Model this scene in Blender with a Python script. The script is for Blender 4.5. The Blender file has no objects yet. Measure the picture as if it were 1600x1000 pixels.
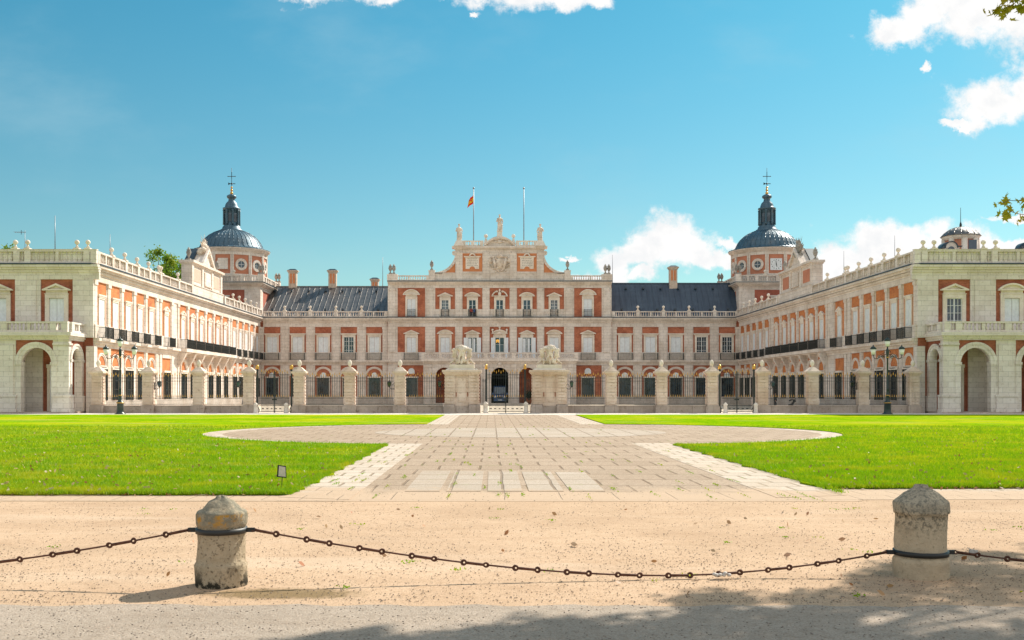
import bpy, bmesh, math, random
import numpy as np
from mathutils import Vector, Matrix
random.seed(7); rng = np.random.default_rng(11)
PI = math.pi
sc = bpy.context.scene
COL = sc.collection
CAMX, CAMZ, F, VX, VY = -1.15, 1.8, 1600.0, 768.0, 611.0
SUN = Vector((0.49, 0.566, 0.657)).normalized()

# ------------------------------------------------------------------ materials
MATS = {}
class NT:
    def __init__(s, mat):
        s.t = mat.node_tree; s.n = s.t.nodes; s.l = s.t.links
    def node(s, typ, **kw):
        nd = s.n.new(typ)
        for k, v in kw.items():
            if k == 'ins':
                for kk, vv in v.items(): s.set(nd.inputs[kk], vv)
            else: setattr(nd, k, v)
        return nd
    def set(s, inp, v):
        if isinstance(v, bpy.types.NodeSocket): s.l.new(v, inp)
        else: inp.default_value = v
    def math(s, op, a, b=0.0, c=None, clamp=False):
        nd = s.n.new('ShaderNodeMath'); nd.operation = op; nd.use_clamp = clamp
        s.set(nd.inputs[0], a); s.set(nd.inputs[1], b)
        if c is not None: s.set(nd.inputs[2], c)
        return nd.outputs[0]
    def vmath(s, op, a, b=(0,0,0)):
        nd = s.n.new('ShaderNodeVectorMath'); nd.operation = op
        s.set(nd.inputs[0], a)
        if op == 'SCALE': s.set(nd.inputs['Scale'], b)
        elif op != 'LENGTH': s.set(nd.inputs[1], b)
        return nd.outputs['Value'] if op == 'LENGTH' else nd.outputs['Vector']
    def mix(s, f, a, b, blend='MIX'):
        nd = s.n.new('ShaderNodeMix'); nd.data_type = 'RGBA'; nd.blend_type = blend; nd.clamp_factor = True
        s.set(nd.inputs[0], f); s.set(nd.inputs[6], a); s.set(nd.inputs[7], b)
        return nd.outputs[2]
    def noise(s, vec, scale, detail=4, rough=.55, out='Fac'):
        nd = s.n.new('ShaderNodeTexNoise'); s.set(nd.inputs['Vector'], vec)
        nd.inputs['Scale'].default_value = scale; nd.inputs['Detail'].default_value = detail
        nd.inputs['Roughness'].default_value = rough
        return nd.outputs[out]
    def ramp(s, f, lo, hi):
        nd = s.n.new('ShaderNodeMapRange'); nd.interpolation_type = 'SMOOTHSTEP'
        s.set(nd.inputs[0], f); nd.inputs[1].default_value = lo; nd.inputs[2].default_value = hi
        return nd.outputs[0]
    def bump(s, h, strength, dist):
        nd = s.n.new('ShaderNodeBump'); s.set(nd.inputs['Height'], h)
        nd.inputs['Strength'].default_value = strength; nd.inputs['Distance'].default_value = dist
        return nd.outputs[0]

def c4(c): return (c[0], c[1], c[2], 1.0)
def newmat(name, rough=.8, metal=0.0, spec=.3):
    m = bpy.data.materials.new(name); m.use_nodes = True
    t = NT(m); b = m.node_tree.nodes['Principled BSDF']
    b.inputs['Roughness'].default_value = rough; b.inputs['Metallic'].default_value = metal
    b.inputs['Specular IOR Level'].default_value = spec
    t.b = b; MATS[name] = m
    return m, t
def pos(t): return t.node('ShaderNodeNewGeometry').outputs['Position']
def facade_vec(t):
    g = t.node('ShaderNodeNewGeometry')
    n = t.node('ShaderNodeSeparateXYZ', ins={0: g.outputs['True Normal']})
    p = t.node('ShaderNodeSeparateXYZ', ins={0: g.outputs['Position']})
    ax = t.math('ABSOLUTE', n.outputs[0]); ay = t.math('ABSOLUTE', n.outputs[1])
    f = t.math('GREATER_THAN', ax, ay)
    d = t.math('SUBTRACT', p.outputs[1], p.outputs[0])
    u = t.math('MULTIPLY_ADD', f, d, p.outputs[0])
    cmb = t.node('ShaderNodeCombineXYZ', ins={0: u, 1: p.outputs[2]})
    return cmb.outputs[0], g.outputs['Position']

def stone_mat(name, base, dark, blocks=(0.95, 0.42), stain=.5, joint=.35, moss=0.0, bumpd=.01, nscale=1.0):
    m, t = newmat(name, .85)
    uv, p = facade_vec(t)
    bk = t.node('ShaderNodeTexBrick', offset=.5, ins={'Vector': uv, 'Scale': 1.0, 'Mortar Size': .012, 'Mortar Smooth': .2, 'Bias': 0.0,
              'Brick Width': blocks[0], 'Row Height': blocks[1], 'Color1': (1,1,1,1), 'Color2': (.86,.84,.82,1), 'Mortar': (joint,joint,joint,1)})
    n1 = t.noise(p, .55*nscale, 5, .62); n2 = t.noise(p, 4.5*nscale, 5, .65)
    col = t.mix(t.ramp(n1, .35, .72), c4(base), c4(dark))
    col = t.mix(t.math('MULTIPLY', t.ramp(n2, .52, .78), stain), col, c4((dark[0]*.62, dark[1]*.55, dark[2]*.48)))
    # vertical rain streaks
    sm = t.node('ShaderNodeMapping', ins={'Vector': p, 'Scale': (2.2, 2.2, .22)})
    st = t.noise(sm.outputs[0], 1.6, 4, .6)
    col = t.mix(t.math('MULTIPLY', t.ramp(st, .55, .8), .38*stain+.1), col, c4((dark[0]*.5, dark[1]*.46, dark[2]*.42)))
    col = t.mix(.8, col, bk.outputs['Color'], 'MULTIPLY')
    if moss:
        ms = t.noise(p, 1.3, 5, .7)
        col = t.mix(t.math('MULTIPLY', t.ramp(ms, .45, .75), moss), col, (.3, .34, .16, 1))
    t.set(t.b.inputs['Base Color'], col)
    h = t.math('ADD', t.math('MULTIPLY', bk.outputs['Fac'], -.8), n2)
    t.set(t.b.inputs['Normal'], t.bump(h, .6, bumpd))
    return m
def brick_mat(name, base, dark, strength=.5):
    m, t = newmat(name, .9)
    uv, p = facade_vec(t)
    bk = t.node('ShaderNodeTexBrick', ins={'Vector': uv, 'Scale': 1.0, 'Mortar Size': .012, 'Brick Width': .3, 'Row Height': .085,
              'Color1': (1,1,1,1), 'Color2': (.6,.55,.55,1), 'Mortar': (.95,.9,.85,1)})
    n1 = t.noise(p, .8, 5, .65); n2 = t.noise(p, 6, 4, .7)
    col = t.mix(t.ramp(n1, .38, .66), c4(base), c4(dark))
    col = t.mix(t.math('MULTIPLY', t.ramp(n2, .5, .75), .5), col, c4((dark[0]*.6, dark[1]*.6, dark[2]*.6)))
    col = t.mix(strength, col, bk.outputs['Color'], 'MULTIPLY')
    t.set(t.b.inputs['Base Color'], col)
    t.set(t.b.inputs['Normal'], t.bump(n2, .5, .01))
    return m
def plain_mat(name, base, rough=.6, metal=0, spec=.3, var=.25, scale=3.0, bumpd=0.0, dark=None):
    m, t = newmat(name, rough, metal, spec)
    p = pos(t)
    n = t.noise(p, scale, 5, .6)
    d = dark or (base[0]*(1-var), base[1]*(1-var), base[2]*(1-var))
    t.set(t.b.inputs['Base Color'], t.mix(t.ramp(n, .35, .68), c4(base), c4(d)))
    if bumpd: t.set(t.b.inputs['Normal'], t.bump(n, .6, bumpd))
    return m

stone_mat('stone', (.84,.745,.67), (.68,.575,.49), joint=.45, stain=.8)
stone_mat('stone_grey', (.84,.76,.70), (.72,.64,.57), stain=.7, moss=.02, joint=.5)
stone_mat('stone_pier', (.82,.67,.56), (.66,.49,.37), blocks=(3.0, .42), stain=.8, joint=.6, bumpd=.02)
stone_mat('stone_plinth', (.55,.45,.38), (.38,.30,.25), blocks=(1.6, .7), stain=.9)
stone_mat('stone_plain', (.86,.76,.66), (.70,.60,.50), blocks=(50, 50), stain=.6, joint=1, nscale=2.0)
stone_mat('stone_sculpt', (.86,.74,.63), (.52,.41,.32), blocks=(50, 50), stain=.95, joint=1, bumpd=.02, nscale=2.5)
stone_mat('stone_dark', (.42,.38,.34), (.22,.2,.18), blocks=(50, 50), stain=.8, joint=1, nscale=2.5)
brick_mat('brick', (.56,.205,.115), (.38,.12,.068), .6)
brick_mat('brick_old', (.46,.16,.095), (.29,.09,.052), .65)
brick_mat('brick_wing', (.66,.25,.09), (.50,.165,.065))
plain_mat('plaster', (.66,.25,.11), .9, var=.15, scale=1.2)
plain_mat('plaster_pink', (.60,.24,.145), .9, var=.18, scale=1.0)
plain_mat('plaster_red', (.46,.14,.09), .9, var=.3, scale=1.0)
plain_mat('plaster_pale', (.72,.46,.36), .9, var=.1, scale=1.0)
plain_mat('lead_flashing', (.035,.055,.075), .45, spec=.5)
plain_mat('shutter_paint', (.80,.82,.84), .5, var=.12)
plain_mat('frame_paint', (.78,.78,.76), .5, var=.1)
plain_mat('iron', (.018,.024,.024), .4, spec=.5, var=.2)
plain_mat('iron_green', (.012,.03,.024), .35, spec=.6, var=.2)
plain_mat('gold', (.75,.42,.1), .35, metal=.7, var=.2)
plain_mat('dark_inside', (.025,.02,.018), .9)
plain_mat('rust_iron', (.13,.055,.035), .75, var=.45, scale=30, bumpd=.002)
plain_mat('band_black', (.02,.02,.02), .5, spec=.5)
plain_mat('lamp_glass', (.9,.88,.8), .3, var=.05)
plain_mat('bark', (.2,.15,.1), .9, var=.5, scale=5, bumpd=.02)
plain_mat('chimney_render', (.62,.5,.4), .9, var=.2)
plain_mat('van_paint', (.03,.09,.22), .3, spec=.6)
plain_mat('tyre', (.015,.015,.015), .9)
plain_mat('chrome', (.7,.7,.7), .2, metal=.9)
plain_mat('skin', (.5,.28,.2), .6)
plain_mat('cloth_dark', (.02,.022,.035), .9)
plain_mat('cloth_red', (.3,.06,.05), .9)
plain_mat('cloth_blue', (.05,.1,.25), .9)
plain_mat('hair', (.03,.02,.015), .8)
plain_mat('white_paint', (.75,.75,.73), .6)
plain_mat('flag_red', (.75,.03,.02), .8, var=.1)
plain_mat('flag_yellow', (.85,.5,.02), .8, var=.1)
plain_mat('antenna_metal', (.3,.3,.31), .4, metal=.6)
plain_mat('terracotta', (.35,.14,.08), .8)
plain_mat('paper', (.6,.55,.5), .6, var=.15, scale=25)
# glass
m, t = newmat('glass_dark', .08, 0, .8)
n = t.noise(pos(t), .9, 3, .5)
t.set(t.b.inputs['Base Color'], t.mix(t.ramp(n, .4, .6), (.012,.02,.03,1), (.05,.08,.11,1)))
# lead roofs
def lead(name, base, dark, rough=.5, brown=None):
    m, t = newmat(name, rough, 0, .5)
    p = pos(t)
    mp = t.node('ShaderNodeMapping', ins={'Vector': p, 'Scale': (3.2, .5, .3)})
    n1 = t.noise(mp.outputs[0], 1.0, 5, .65); n2 = t.noise(p, .7, 4, .6)
    col = t.mix(t.ramp(n1, .35, .7), c4(base), c4(dark))
    col = t.mix(t.math('MULTIPLY', t.ramp(n2, .45, .75), .6), col, c4(brown or (base[0]*1.6, base[1]*1.5, base[2]*1.4)))
    sp = t.node('ShaderNodeSeparateXYZ', ins={0: p})
    rowz = t.math('FRACT', t.math('MULTIPLY', sp.outputs[2], 1.35))
    line = t.math('LESS_THAN', rowz, .07)
    col = t.mix(t.math('MULTIPLY', line, .35), col, (.03,.03,.035,1))
    t.set(t.b.inputs['Base Color'], col)
    t.set(t.b.inputs['Normal'], t.bump(n1, .4, .03))
lead('lead_shaded', (.045,.07,.105), (.028,.045,.075))  # dark copy of the roof lead, shade put into the colour
lead('lead_sunlit', (.21,.195,.185), (.11,.11,.12), .42, brown=(.24,.21,.19))  # paler, warmer copy of the same lead, sunlight put into the colour
lead('lead_dome', (.075,.14,.19), (.035,.085,.125), .45, brown=(.15,.18,.2))
MATS['lead_sunlit'].node_tree.nodes['Principled BSDF'].inputs['Metallic'].default_value = .65
MATS['lead_dome'].node_tree.nodes['Principled BSDF'].inputs['Metallic'].default_value = .25
# leaves
def leafmat(name, a, b, c, trans=.35):
    m = bpy.data.materials.new(name); m.use_nodes = True; MATS[name] = m
    t = NT(m); bs = m.node_tree.nodes['Principled BSDF']; out = m.node_tree.nodes['Material Output']
    r = t.node('ShaderNodeNewGeometry').outputs['Random Per Island']
    n = t.noise(pos(t), .8, 3)
    col = t.mix(r, c4(a), c4(b)); col = t.mix(t.ramp(n, .45, .7), col, c4(c))
    t.set(bs.inputs['Base Color'], col); bs.inputs['Roughness'].default_value = .55
    bs.inputs['Specular IOR Level'].default_value = .25
    tr = t.node('ShaderNodeBsdfTranslucent', ins={'Color': col})
    mx = t.node('ShaderNodeMixShader', ins={0: trans, 1: bs.outputs[0], 2: tr.outputs[0]})
    t.l.new(mx.outputs[0], out.inputs[0])
leafmat('leaf_far', (.10,.24,.015), (.24,.36,.03), (.34,.36,.03), .4)
leafmat('leaf_plane', (.42,.42,.02), (.62,.46,.02), (.26,.34,.015), .25)
leafmat('leaf_dark', (.012,.03,.012), (.02,.04,.015), (.02,.05,.01), .2)
leafmat('grass_blade', (.13,.32,.002), (.31,.43,.004), (.42,.44,.01), .4)
leafmat('leaf_litter', (.45,.3,.15), (.35,.12,.04), (.6,.52,.4), .1)

# lawn
m, t = newmat('lawn', 1, 0, 0)
p = pos(t)
n1 = t.noise(p, .13, 6, .68); n2 = t.noise(p, 1.6, 7, .72); n3 = t.noise(p, 18, 4, .75)
mp = t.node('ShaderNodeMapping', ins={'Vector': p, 'Scale': (.12, .55, 1)}); n4 = t.noise(mp.outputs[0], 1.0, 4, .6)
col = t.mix(t.ramp(n2, .38, .66), (.13,.31,.002,1), (.29,.42,.004,1))
col = t.mix(t.math('MULTIPLY', t.ramp(n1, .42, .62), .85), col, (.42,.43,.012,1))
col = t.mix(t.math('MULTIPLY', t.ramp(n4, .52, .7), .6), col, (.42,.36,.12,1))
col = t.mix(t.math('MULTIPLY', t.ramp(n3, .5, .72), .6), col, (.05,.18,.002,1))
t.set(t.b.inputs['Base Color'], col)
t.set(t.b.inputs['Normal'], t.bump(t.math('ADD', n3, n2), .9, .05))
# sand / dirt
def sandmat(name, a, b, c, peb=.35, bumps=.02, pscale=16, extra=None):
    m, t = newmat(name, .95, 0, .1)
    p = pos(t)
    n1 = t.noise(p, .45, 5, .6); n2 = t.noise(p, 7, 6, .7); n3 = t.noise(p, 60, 3, .7)
    col = t.mix(t.ramp(n1, .35, .68), c4(a), c4(b))
    col = t.mix(t.math('MULTIPLY', t.ramp(n2, .45, .75), .6), col, c4(c))
    mp = t.node('ShaderNodeMapping', ins={'Vector': p, 'Scale': (.35, 1.4, 1)}); nst = t.noise(mp.outputs[0], 1.2, 4, .6)
    col = t.mix(t.math('MULTIPLY', t.ramp(nst, .5, .75), .4), col, c4((b[0]*.8, b[1]*.75, b[2]*.7)))
    v = t.node('ShaderNodeTexVoronoi', ins={'Vector': p, 'Scale': pscale, 'Randomness': 1.0})
    vn = t.noise(p, pscale*.8, 2, .5)
    pb = t.math('MULTIPLY', t.math('LESS_THAN', v.outputs['Distance'], .25), t.math('GREATER_THAN', vn, .56))
    col = t.mix(t.math('MULTIPLY', pb, peb), col, (.12,.09,.06,1))
    n4 = t.noise(p, 26, 4, .75)
    col = t.mix(t.math('MULTIPLY', t.ramp(n3, .42, .66), .5), col, c4((a[0]*.5, a[1]*.45, a[2]*.4)))
    col = t.mix(t.math('MULTIPLY', t.ramp(n4, .52, .66), .45), col, c4((a[0]*.55, a[1]*.48, a[2]*.4)))
    if name == 'sand':
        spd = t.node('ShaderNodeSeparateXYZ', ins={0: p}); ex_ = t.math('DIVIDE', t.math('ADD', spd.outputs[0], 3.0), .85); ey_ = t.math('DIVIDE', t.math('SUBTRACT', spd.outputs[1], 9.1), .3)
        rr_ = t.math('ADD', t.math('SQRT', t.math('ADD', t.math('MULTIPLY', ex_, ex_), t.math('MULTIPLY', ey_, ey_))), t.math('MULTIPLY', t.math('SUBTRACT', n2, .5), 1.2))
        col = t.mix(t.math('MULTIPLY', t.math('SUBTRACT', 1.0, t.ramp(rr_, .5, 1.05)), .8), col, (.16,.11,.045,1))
        ms_ = t.node('ShaderNodeMapping', ins={'Vector': p, 'Scale': (.11, .8, 1)}); tk = t.noise(ms_.outputs[0], 1.0, 5, .6)
        col = t.mix(t.math('MULTIPLY', t.ramp(tk, .52, .72), .35), col, (.42,.30,.20,1)); col = t.mix(t.math('MULTIPLY', t.ramp(tk, .46, .3), .3), col, (.64,.51,.39,1))
    t.set(t.b.inputs['Base Color'], col)
    h = t.math('ADD', t.math('ADD', n2, t.math('MULTIPLY', n3, .5)), t.math('MULTIPLY', pb, .6))
    t.set(t.b.inputs['Normal'], t.bump(h, .8, bumps))
    return m
sandmat('sand', (.60,.43,.295), (.50,.35,.235), (.43,.28,.17), pscale=30, peb=.5)
sandmat('court_sand', (.72,.62,.5), (.66,.56,.44), (.6,.5,.4), peb=.1)
sandmat('gravel_road', (.47,.39,.32), (.39,.325,.265), (.27,.22,.175), peb=.5, bumps=.03, pscale=32)
# paving
def pavemat(name, a, b, w, h, mort, off=0.0, worn=.5, sandc=(.6,.47,.34), swap=False, green=.25, ms=.035):
    m, t = newmat(name, .9, 0, .15)
    p = pos(t)
    sp = t.node('ShaderNodeSeparateXYZ', ins={0: p})
    wob = t.noise(p, .8, 2, .5, 'Color')
    wv = t.vmath('SCALE', t.vmath('SUBTRACT', wob, (.5,.5,.5)), .07)
    base = t.node('ShaderNodeCombineXYZ', ins={0: sp.outputs[1] if swap else sp.outputs[0], 1: sp.outputs[0] if swap else sp.outputs[1]}).outputs[0]
    vec = t.vmath('ADD', base, wv)
    bk = t.node('ShaderNodeTexBrick', offset=off, ins={'Vector': vec, 'Scale': 1.0, 'Mortar Size': ms, 'Mortar Smooth': .4, 'Bias': 0,
              'Brick Width': w, 'Row Height': h, 'Color1': c4(a), 'Color2': c4(b), 'Mortar': c4(mort)})
    n1 = t.noise(p, .6, 6, .65); n2 = t.noise(p, 12, 5, .7); n3 = t.noise(p, 45, 3, .7)
    col = bk.outputs['Color']
    gn = t.noise(p, 1.1, 4, .6)
    gr = t.math('MULTIPLY', t.math('MULTIPLY', bk.outputs['Fac'], t.ramp(gn, .58, .66)), green*3)
    col = t.mix(t.math('MULTIPLY', t.ramp(n1, .42, .68), worn), col, c4(sandc))
    col = t.mix(gr, col, (.2,.27,.05,1))
    col = t.mix(t.math('MULTIPLY', t.ramp(n2, .45, .75), .4), col, c4((a[0]*.6, a[1]*.56, a[2]*.5)))
    n5 = t.noise(p, 20, 4, .8)
    col = t.mix(t.math('MULTIPLY', t.ramp(n3, .45, .66), .5), col, c4((a[0]*.5, a[1]*.44, a[2]*.38)))
    col = t.mix(t.math('MULTIPLY', t.ramp(n5, .5, .64), .55 if name == 'cobble' else .2), col, c4((a[0]*.5, a[1]*.42, a[2]*.34)))
    vo = t.node('ShaderNodeTexVoronoi', feature='DISTANCE_TO_EDGE', ins={'Vector': p, 'Scale': 8.0})
    ed = t.math('SUBTRACT', 1.0, t.ramp(vo.outputs['Distance'], .0, .12))
    col = t.mix(t.math('MULTIPLY', ed, .35 if name == 'cobble' else .08), col, (.16,.12,.08,1))
    wash = t.math('ADD', t.math('SUBTRACT', 1.0, t.ramp(sp.outputs[1], 16.8, 20.5)), t.math('MULTIPLY', t.math('SUBTRACT', n1, .5), 1.6))
    col = t.mix(t.ramp(wash, .35, .75), col, (.48,.35,.245,1))
    t.set(t.b.inputs['Base Color'], col)
    hh = t.math('ADD', n2, t.math('MULTIPLY', bk.outputs['Fac'], -1.0))
    t.set(t.b.inputs['Normal'], t.bump(hh, .8, .02))
pavemat('cobble', (.47,.36,.27), (.39,.295,.215), .95, 1.3, (.2,.14,.09), .5, .55, sandc=(.44,.345,.26))
pavemat('slab_pale', (.50,.42,.345), (.43,.36,.29), .95, 1.15, (.24,.18,.13), 0, .5, sandc=(.43,.335,.255))
pavemat('border_slab', (.62,.53,.445), (.53,.45,.37), .62, .8, (.3,.23,.16), .5, .7, green=.45, sandc=(.52,.41,.31))
pavemat('pavement_pale', (.78,.72,.66), (.74,.68,.6), 2.0, 1.5, (.55,.5,.44), .5, .2, green=0)
# bollard stone
m, t = newmat('bollard_stone', .9, 0, .2)
p = pos(t)
o = t.node('ShaderNodeTexCoord').outputs['Object']
z = t.node('ShaderNodeSeparateXYZ', ins={0: o}).outputs[2]
n1 = t.noise(p, 5, 6, .7); n2 = t.noise(p, 28, 5, .75); n3 = t.noise(p, 9, 5, .7)
col = t.mix(t.ramp(n1, .38, .7), (.5,.40,.28,1), (.38,.30,.2,1))
col = t.mix(t.math('MULTIPLY', t.ramp(n2, .54, .62), .75), col, (.12,.09,.055,1))
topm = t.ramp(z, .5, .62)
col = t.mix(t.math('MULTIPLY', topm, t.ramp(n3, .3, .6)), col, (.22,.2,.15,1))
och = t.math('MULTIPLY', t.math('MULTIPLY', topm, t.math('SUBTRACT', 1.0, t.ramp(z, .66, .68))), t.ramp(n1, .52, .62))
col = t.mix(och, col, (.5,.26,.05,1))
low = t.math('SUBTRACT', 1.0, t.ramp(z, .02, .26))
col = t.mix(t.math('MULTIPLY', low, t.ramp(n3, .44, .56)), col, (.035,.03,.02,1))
t.set(t.b.inputs['Base Color'], col)
t.set(t.b.inputs['Normal'], t.bump(t.math('ADD', n1, n2), .9, .02))
m, t = newmat('bollard_stone_grey', .9, 0, .2)
p = pos(t); o = t.node('ShaderNodeTexCoord').outputs['Object']
z = t.node('ShaderNodeSeparateXYZ', ins={0: o}).outputs[2]
n1 = t.noise(p, 5, 6, .7); n2 = t.noise(p, 30, 5, .75)
col = t.mix(t.ramp(n1, .38, .7), (.58,.46,.32,1), (.46,.36,.25,1))
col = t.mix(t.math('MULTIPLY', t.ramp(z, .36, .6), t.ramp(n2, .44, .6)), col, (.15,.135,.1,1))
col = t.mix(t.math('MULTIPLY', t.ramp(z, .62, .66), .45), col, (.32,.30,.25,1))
col = t.mix(t.math('MULTIPLY', t.ramp(n2, .58, .66), .5), col, (.15,.11,.07,1))
t.set(t.b.inputs['Base Color'], col)
t.set(t.b.inputs['Normal'], t.bump(t.math('ADD', n1, n2), .9, .02))
# chandelier
m = bpy.data.materials.new('lit_gold'); m.use_nodes = True; MATS['lit_gold'] = m
b = m.node_tree.nodes['Principled BSDF']; b.inputs['Base Color'].default_value = (.7,.35,.05,1)
b.inputs['Emission Color'].default_value = (1,.5,.1,1); b.inputs['Emission Strength'].default_value = .35

# ------------------------------------------------------------------ mesh builder
def frame(ox, oy, ux, uy, nx, ny): return (ox, oy, ux, uy, nx, ny)
WORLD = frame(0, 0, 1, 0, 0, -1)          # u = X, d = -Y
class MB:
    def __init__(s, fr=WORLD): s.v = []; s.f = []; s.sm = []; s.fr = fr
    def P(s, u, d, z):
        o = s.fr; s.v.append((o[0]+u*o[2]+d*o[4], o[1]+u*o[3]+d*o[5], z)); return len(s.v)-1
    def face(s, ids, sm=False): s.f.append(tuple(ids)); s.sm.append(sm)
    def box(s, u0, u1, d0, d1, z0, z1):
        i = [s.P(u, d, z) for z in (z0, z1) for (u, d) in ((u0,d0),(u1,d0),(u1,d1),(u0,d1))]
        for q in ((0,3,2,1),(4,5,6,7),(0,1,5,4),(1,2,6,5),(2,3,7,6),(3,0,4,7)): s.face([i[k] for k in q])
        return s
    def taper(s, u, d, z0, z1, a0, a1, b0=None, b1=None):      # frustum, half sizes a (u) and b (d)
        b0 = a0 if b0 is None else b0; b1 = a1 if b1 is None else b1
        i = [s.P(u+sx*a, d+sy*b, z) for (z, a, b) in ((z0,a0,b0),(z1,a1,b1)) for (sx, sy) in ((-1,-1),(1,-1),(1,1),(-1,1))]
        for q in ((0,3,2,1),(4,5,6,7),(0,1,5,4),(1,2,6,5),(2,3,7,6),(3,0,4,7)): s.face([i[k] for k in q])
        return s
    def prism(s, poly, d0, d1):                                # poly of (u, z)
        a = [s.P(u, d0, z) for u, z in poly]; b = [s.P(u, d1, z) for u, z in poly]; n = len(poly)
        s.face(a[::-1]); s.face(b)
        for k in range(n): s.face((a[k], a[(k+1) % n], b[(k+1) % n], b[k]))
        return s
    def prism_u(s, poly, u0, u1):                              # poly of (d, z), extruded along u
        a = [s.P(u0, d, z) for d, z in poly]; b = [s.P(u1, d, z) for d, z in poly]; n = len(poly)
        s.face(a[::-1]); s.face(b)
        for k in range(n): s.face((a[k], a[(k+1) % n], b[(k+1) % n], b[k]))
        return s
    def ring(s, cu, cz, r0, r1, d0, d1, a0=0, a1=PI, n=14):
        P = []
        for k in range(n+1):
            a = a0+(a1-a0)*k/n; c, q = math.cos(a), math.sin(a)
            P.append([s.P(cu+r*c, d, cz+r*q) for (r, d) in ((r0,d0),(r1,d0),(r1,d1),(r0,d1))])
        full = abs(abs(a1-a0)-2*PI) < 1e-6
        for k in range(n):
            A, B = P[k], P[k+1]
            for j in range(4): s.face((A[j], B[j], B[(j+1) % 4], A[(j+1) % 4]), j in (1, 3))
        if not full: s.face(P[0][::-1]); s.face(P[n])
        return s
    def lathe(s, u, d, prof, n=12, sm=True, ph=0.0):           # prof [(r, z)]
        R = []
        for r, z in prof:
            R.append([s.P(u+r*math.cos(ph+2*PI*k/n), d+r*math.sin(ph+2*PI*k/n), z) for k in range(n)])
        for a, b in zip(R, R[1:]):
            for k in range(n): s.face((a[k], a[(k+1) % n], b[(k+1) % n], b[k]), sm)
        s.face(R[0][::-1]); s.face(R[-1])
        return s
    def tube(s, p, q, r0, r1=None, n=8, sm=True):              # world-space (u, d, z) ends
        r1 = r0 if r1 is None else r1
        p, q = Vector(p), Vector(q); ax = (q-p)
        if ax.length < 1e-6: return s
        ax.normalize(); e = ax.orthogonal().normalized(); g = ax.cross(e)
        A = [s.P(*(p+e*r0*math.cos(2*PI*k/n)+g*r0*math.sin(2*PI*k/n))) for k in range(n)]
        B = [s.P(*(q+e*r1*math.cos(2*PI*k/n)+g*r1*math.sin(2*PI*k/n))) for k in range(n)]
        for k in range(n): s.face((A[k], A[(k+1) % n], B[(k+1) % n], B[k]), sm)
        s.face(A[::-1]); s.face(B)
        return s
    def path(s, pts, r, n=6):
        for i, (a, b) in enumerate(zip(pts, pts[1:])):
            ra = r[i] if isinstance(r, (list, tuple)) else r; rb = r[i+1] if isinstance(r, (list, tuple)) else r
            s.tube(a, b, ra, rb, n)
        return s
    def ball(s, u, d, z, r, ry=None, rz=None, n=10, m=6, rot=None):
        ry = ry or r; rz = rz or r; R = []
        for j in range(1, m):
            a = PI*j/m; row = []
            for k in range(n):
                w = Vector((r*math.sin(a)*math.cos(2*PI*k/n), ry*math.sin(a)*math.sin(2*PI*k/n), -rz*math.cos(a)))
                if rot: w = rot @ w
                row.append(s.P(u+w.x, d+w.y, z+w.z))
            R.append(row)
        w0 = Vector((0,0,-rz)); w1 = Vector((0,0,rz))
        if rot: w0 = rot @ w0; w1 = rot @ w1
        b = s.P(u+w0.x, d+w0.y, z+w0.z); t = s.P(u+w1.x, d+w1.y, z+w1.z)
        for k in range(n):
            s.face((b, R[0][(k+1) % n], R[0][k]), True); s.face((t, R[-1][k], R[-1][(k+1) % n]), True)
        for A, B in zip(R, R[1:]):
            for k in range(n): s.face((A[k], A[(k+1) % n], B[(k+1) % n], B[k]), True)
        return s
    def limb(s, a, b, r0, r1):                                 # capsule for sculpted figures
        s.tube(a, b, r0, r1, 8); s.ball(*a, r0, n=8, m=5); s.ball(*b, r1, n=8, m=5); return s
    def balusters(s, u0, u1, d, z0, z1, sp=.3, r=.085):
        n = max(1, int((u1-u0)/sp)); h = z1-z0
        for k in range(n):
            u = u0+(k+.5)*(u1-u0)/n
            s.lathe(u, d, [(r*.75,z0),(r*1.05,z0+h*.3),(r*.45,z0+h*.62),(r*.8,z1)], 6)
        return s
    def mesh(s, name, mat, off=(0,0,0)):
        me = bpy.data.meshes.new(name)
        me.from_pydata([(x-off[0], y-off[1], z-off[2]) for x, y, z in s.v], [], s.f)
        me.polygons.foreach_set('use_smooth', s.sm)
        me.materials.append(MATS[mat]); me.update()
        return me
    def build(s, name, mat, parent=None, off=None):
        if off is None: off = tuple(parent_world(parent)) if parent else (0,0,0)
        o = bpy.data.objects.new(name, s.mesh(name, mat, off)); COL.objects.link(o)
        if parent: o.parent = parent
        return o
def parent_world(o):
    v = Vector((0,0,0))
    while o: v += o.location; o = o.parent
    return v
def tag(o, label=None, cat=None, group=None, kind=None):
    for k, v in (('label', label), ('category', cat), ('group', group), ('kind', kind)):
        if v: o[k] = v
    return o
def thing(name, loc, label, cat, group=None, rz=0):
    o = bpy.data.objects.new(name, None); COL.objects.link(o); o.location = loc; o.rotation_euler.z = rz
    o.empty_display_size = .3
    return tag(o, label, cat, group)
TEX = bpy.data.textures.new('carving', 'CLOUDS'); TEX.noise_scale = .16; TEX.noise_depth = 2
def remesh(o, vox, sm=True):
    md = o.modifiers.new('remesh', 'REMESH'); md.mode = 'VOXEL'; md.voxel_size = vox; md.use_smooth_shade = sm
    dm = o.modifiers.new('carving', 'DISPLACE'); dm.texture = TEX; dm.strength = .09; dm.mid_level = .5
def instmesh(name, me, parent, loc, rz=0):
    o = bpy.data.objects.new(name, me); COL.objects.link(o)
    if parent: o.parent = parent; o.location = Vector(loc)-parent_world(parent)
    else: o.location = loc
    o.rotation_euler.z = rz
    return o
ORD = ['first','second','third','fourth','fifth','sixth','seventh','eighth']

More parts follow.
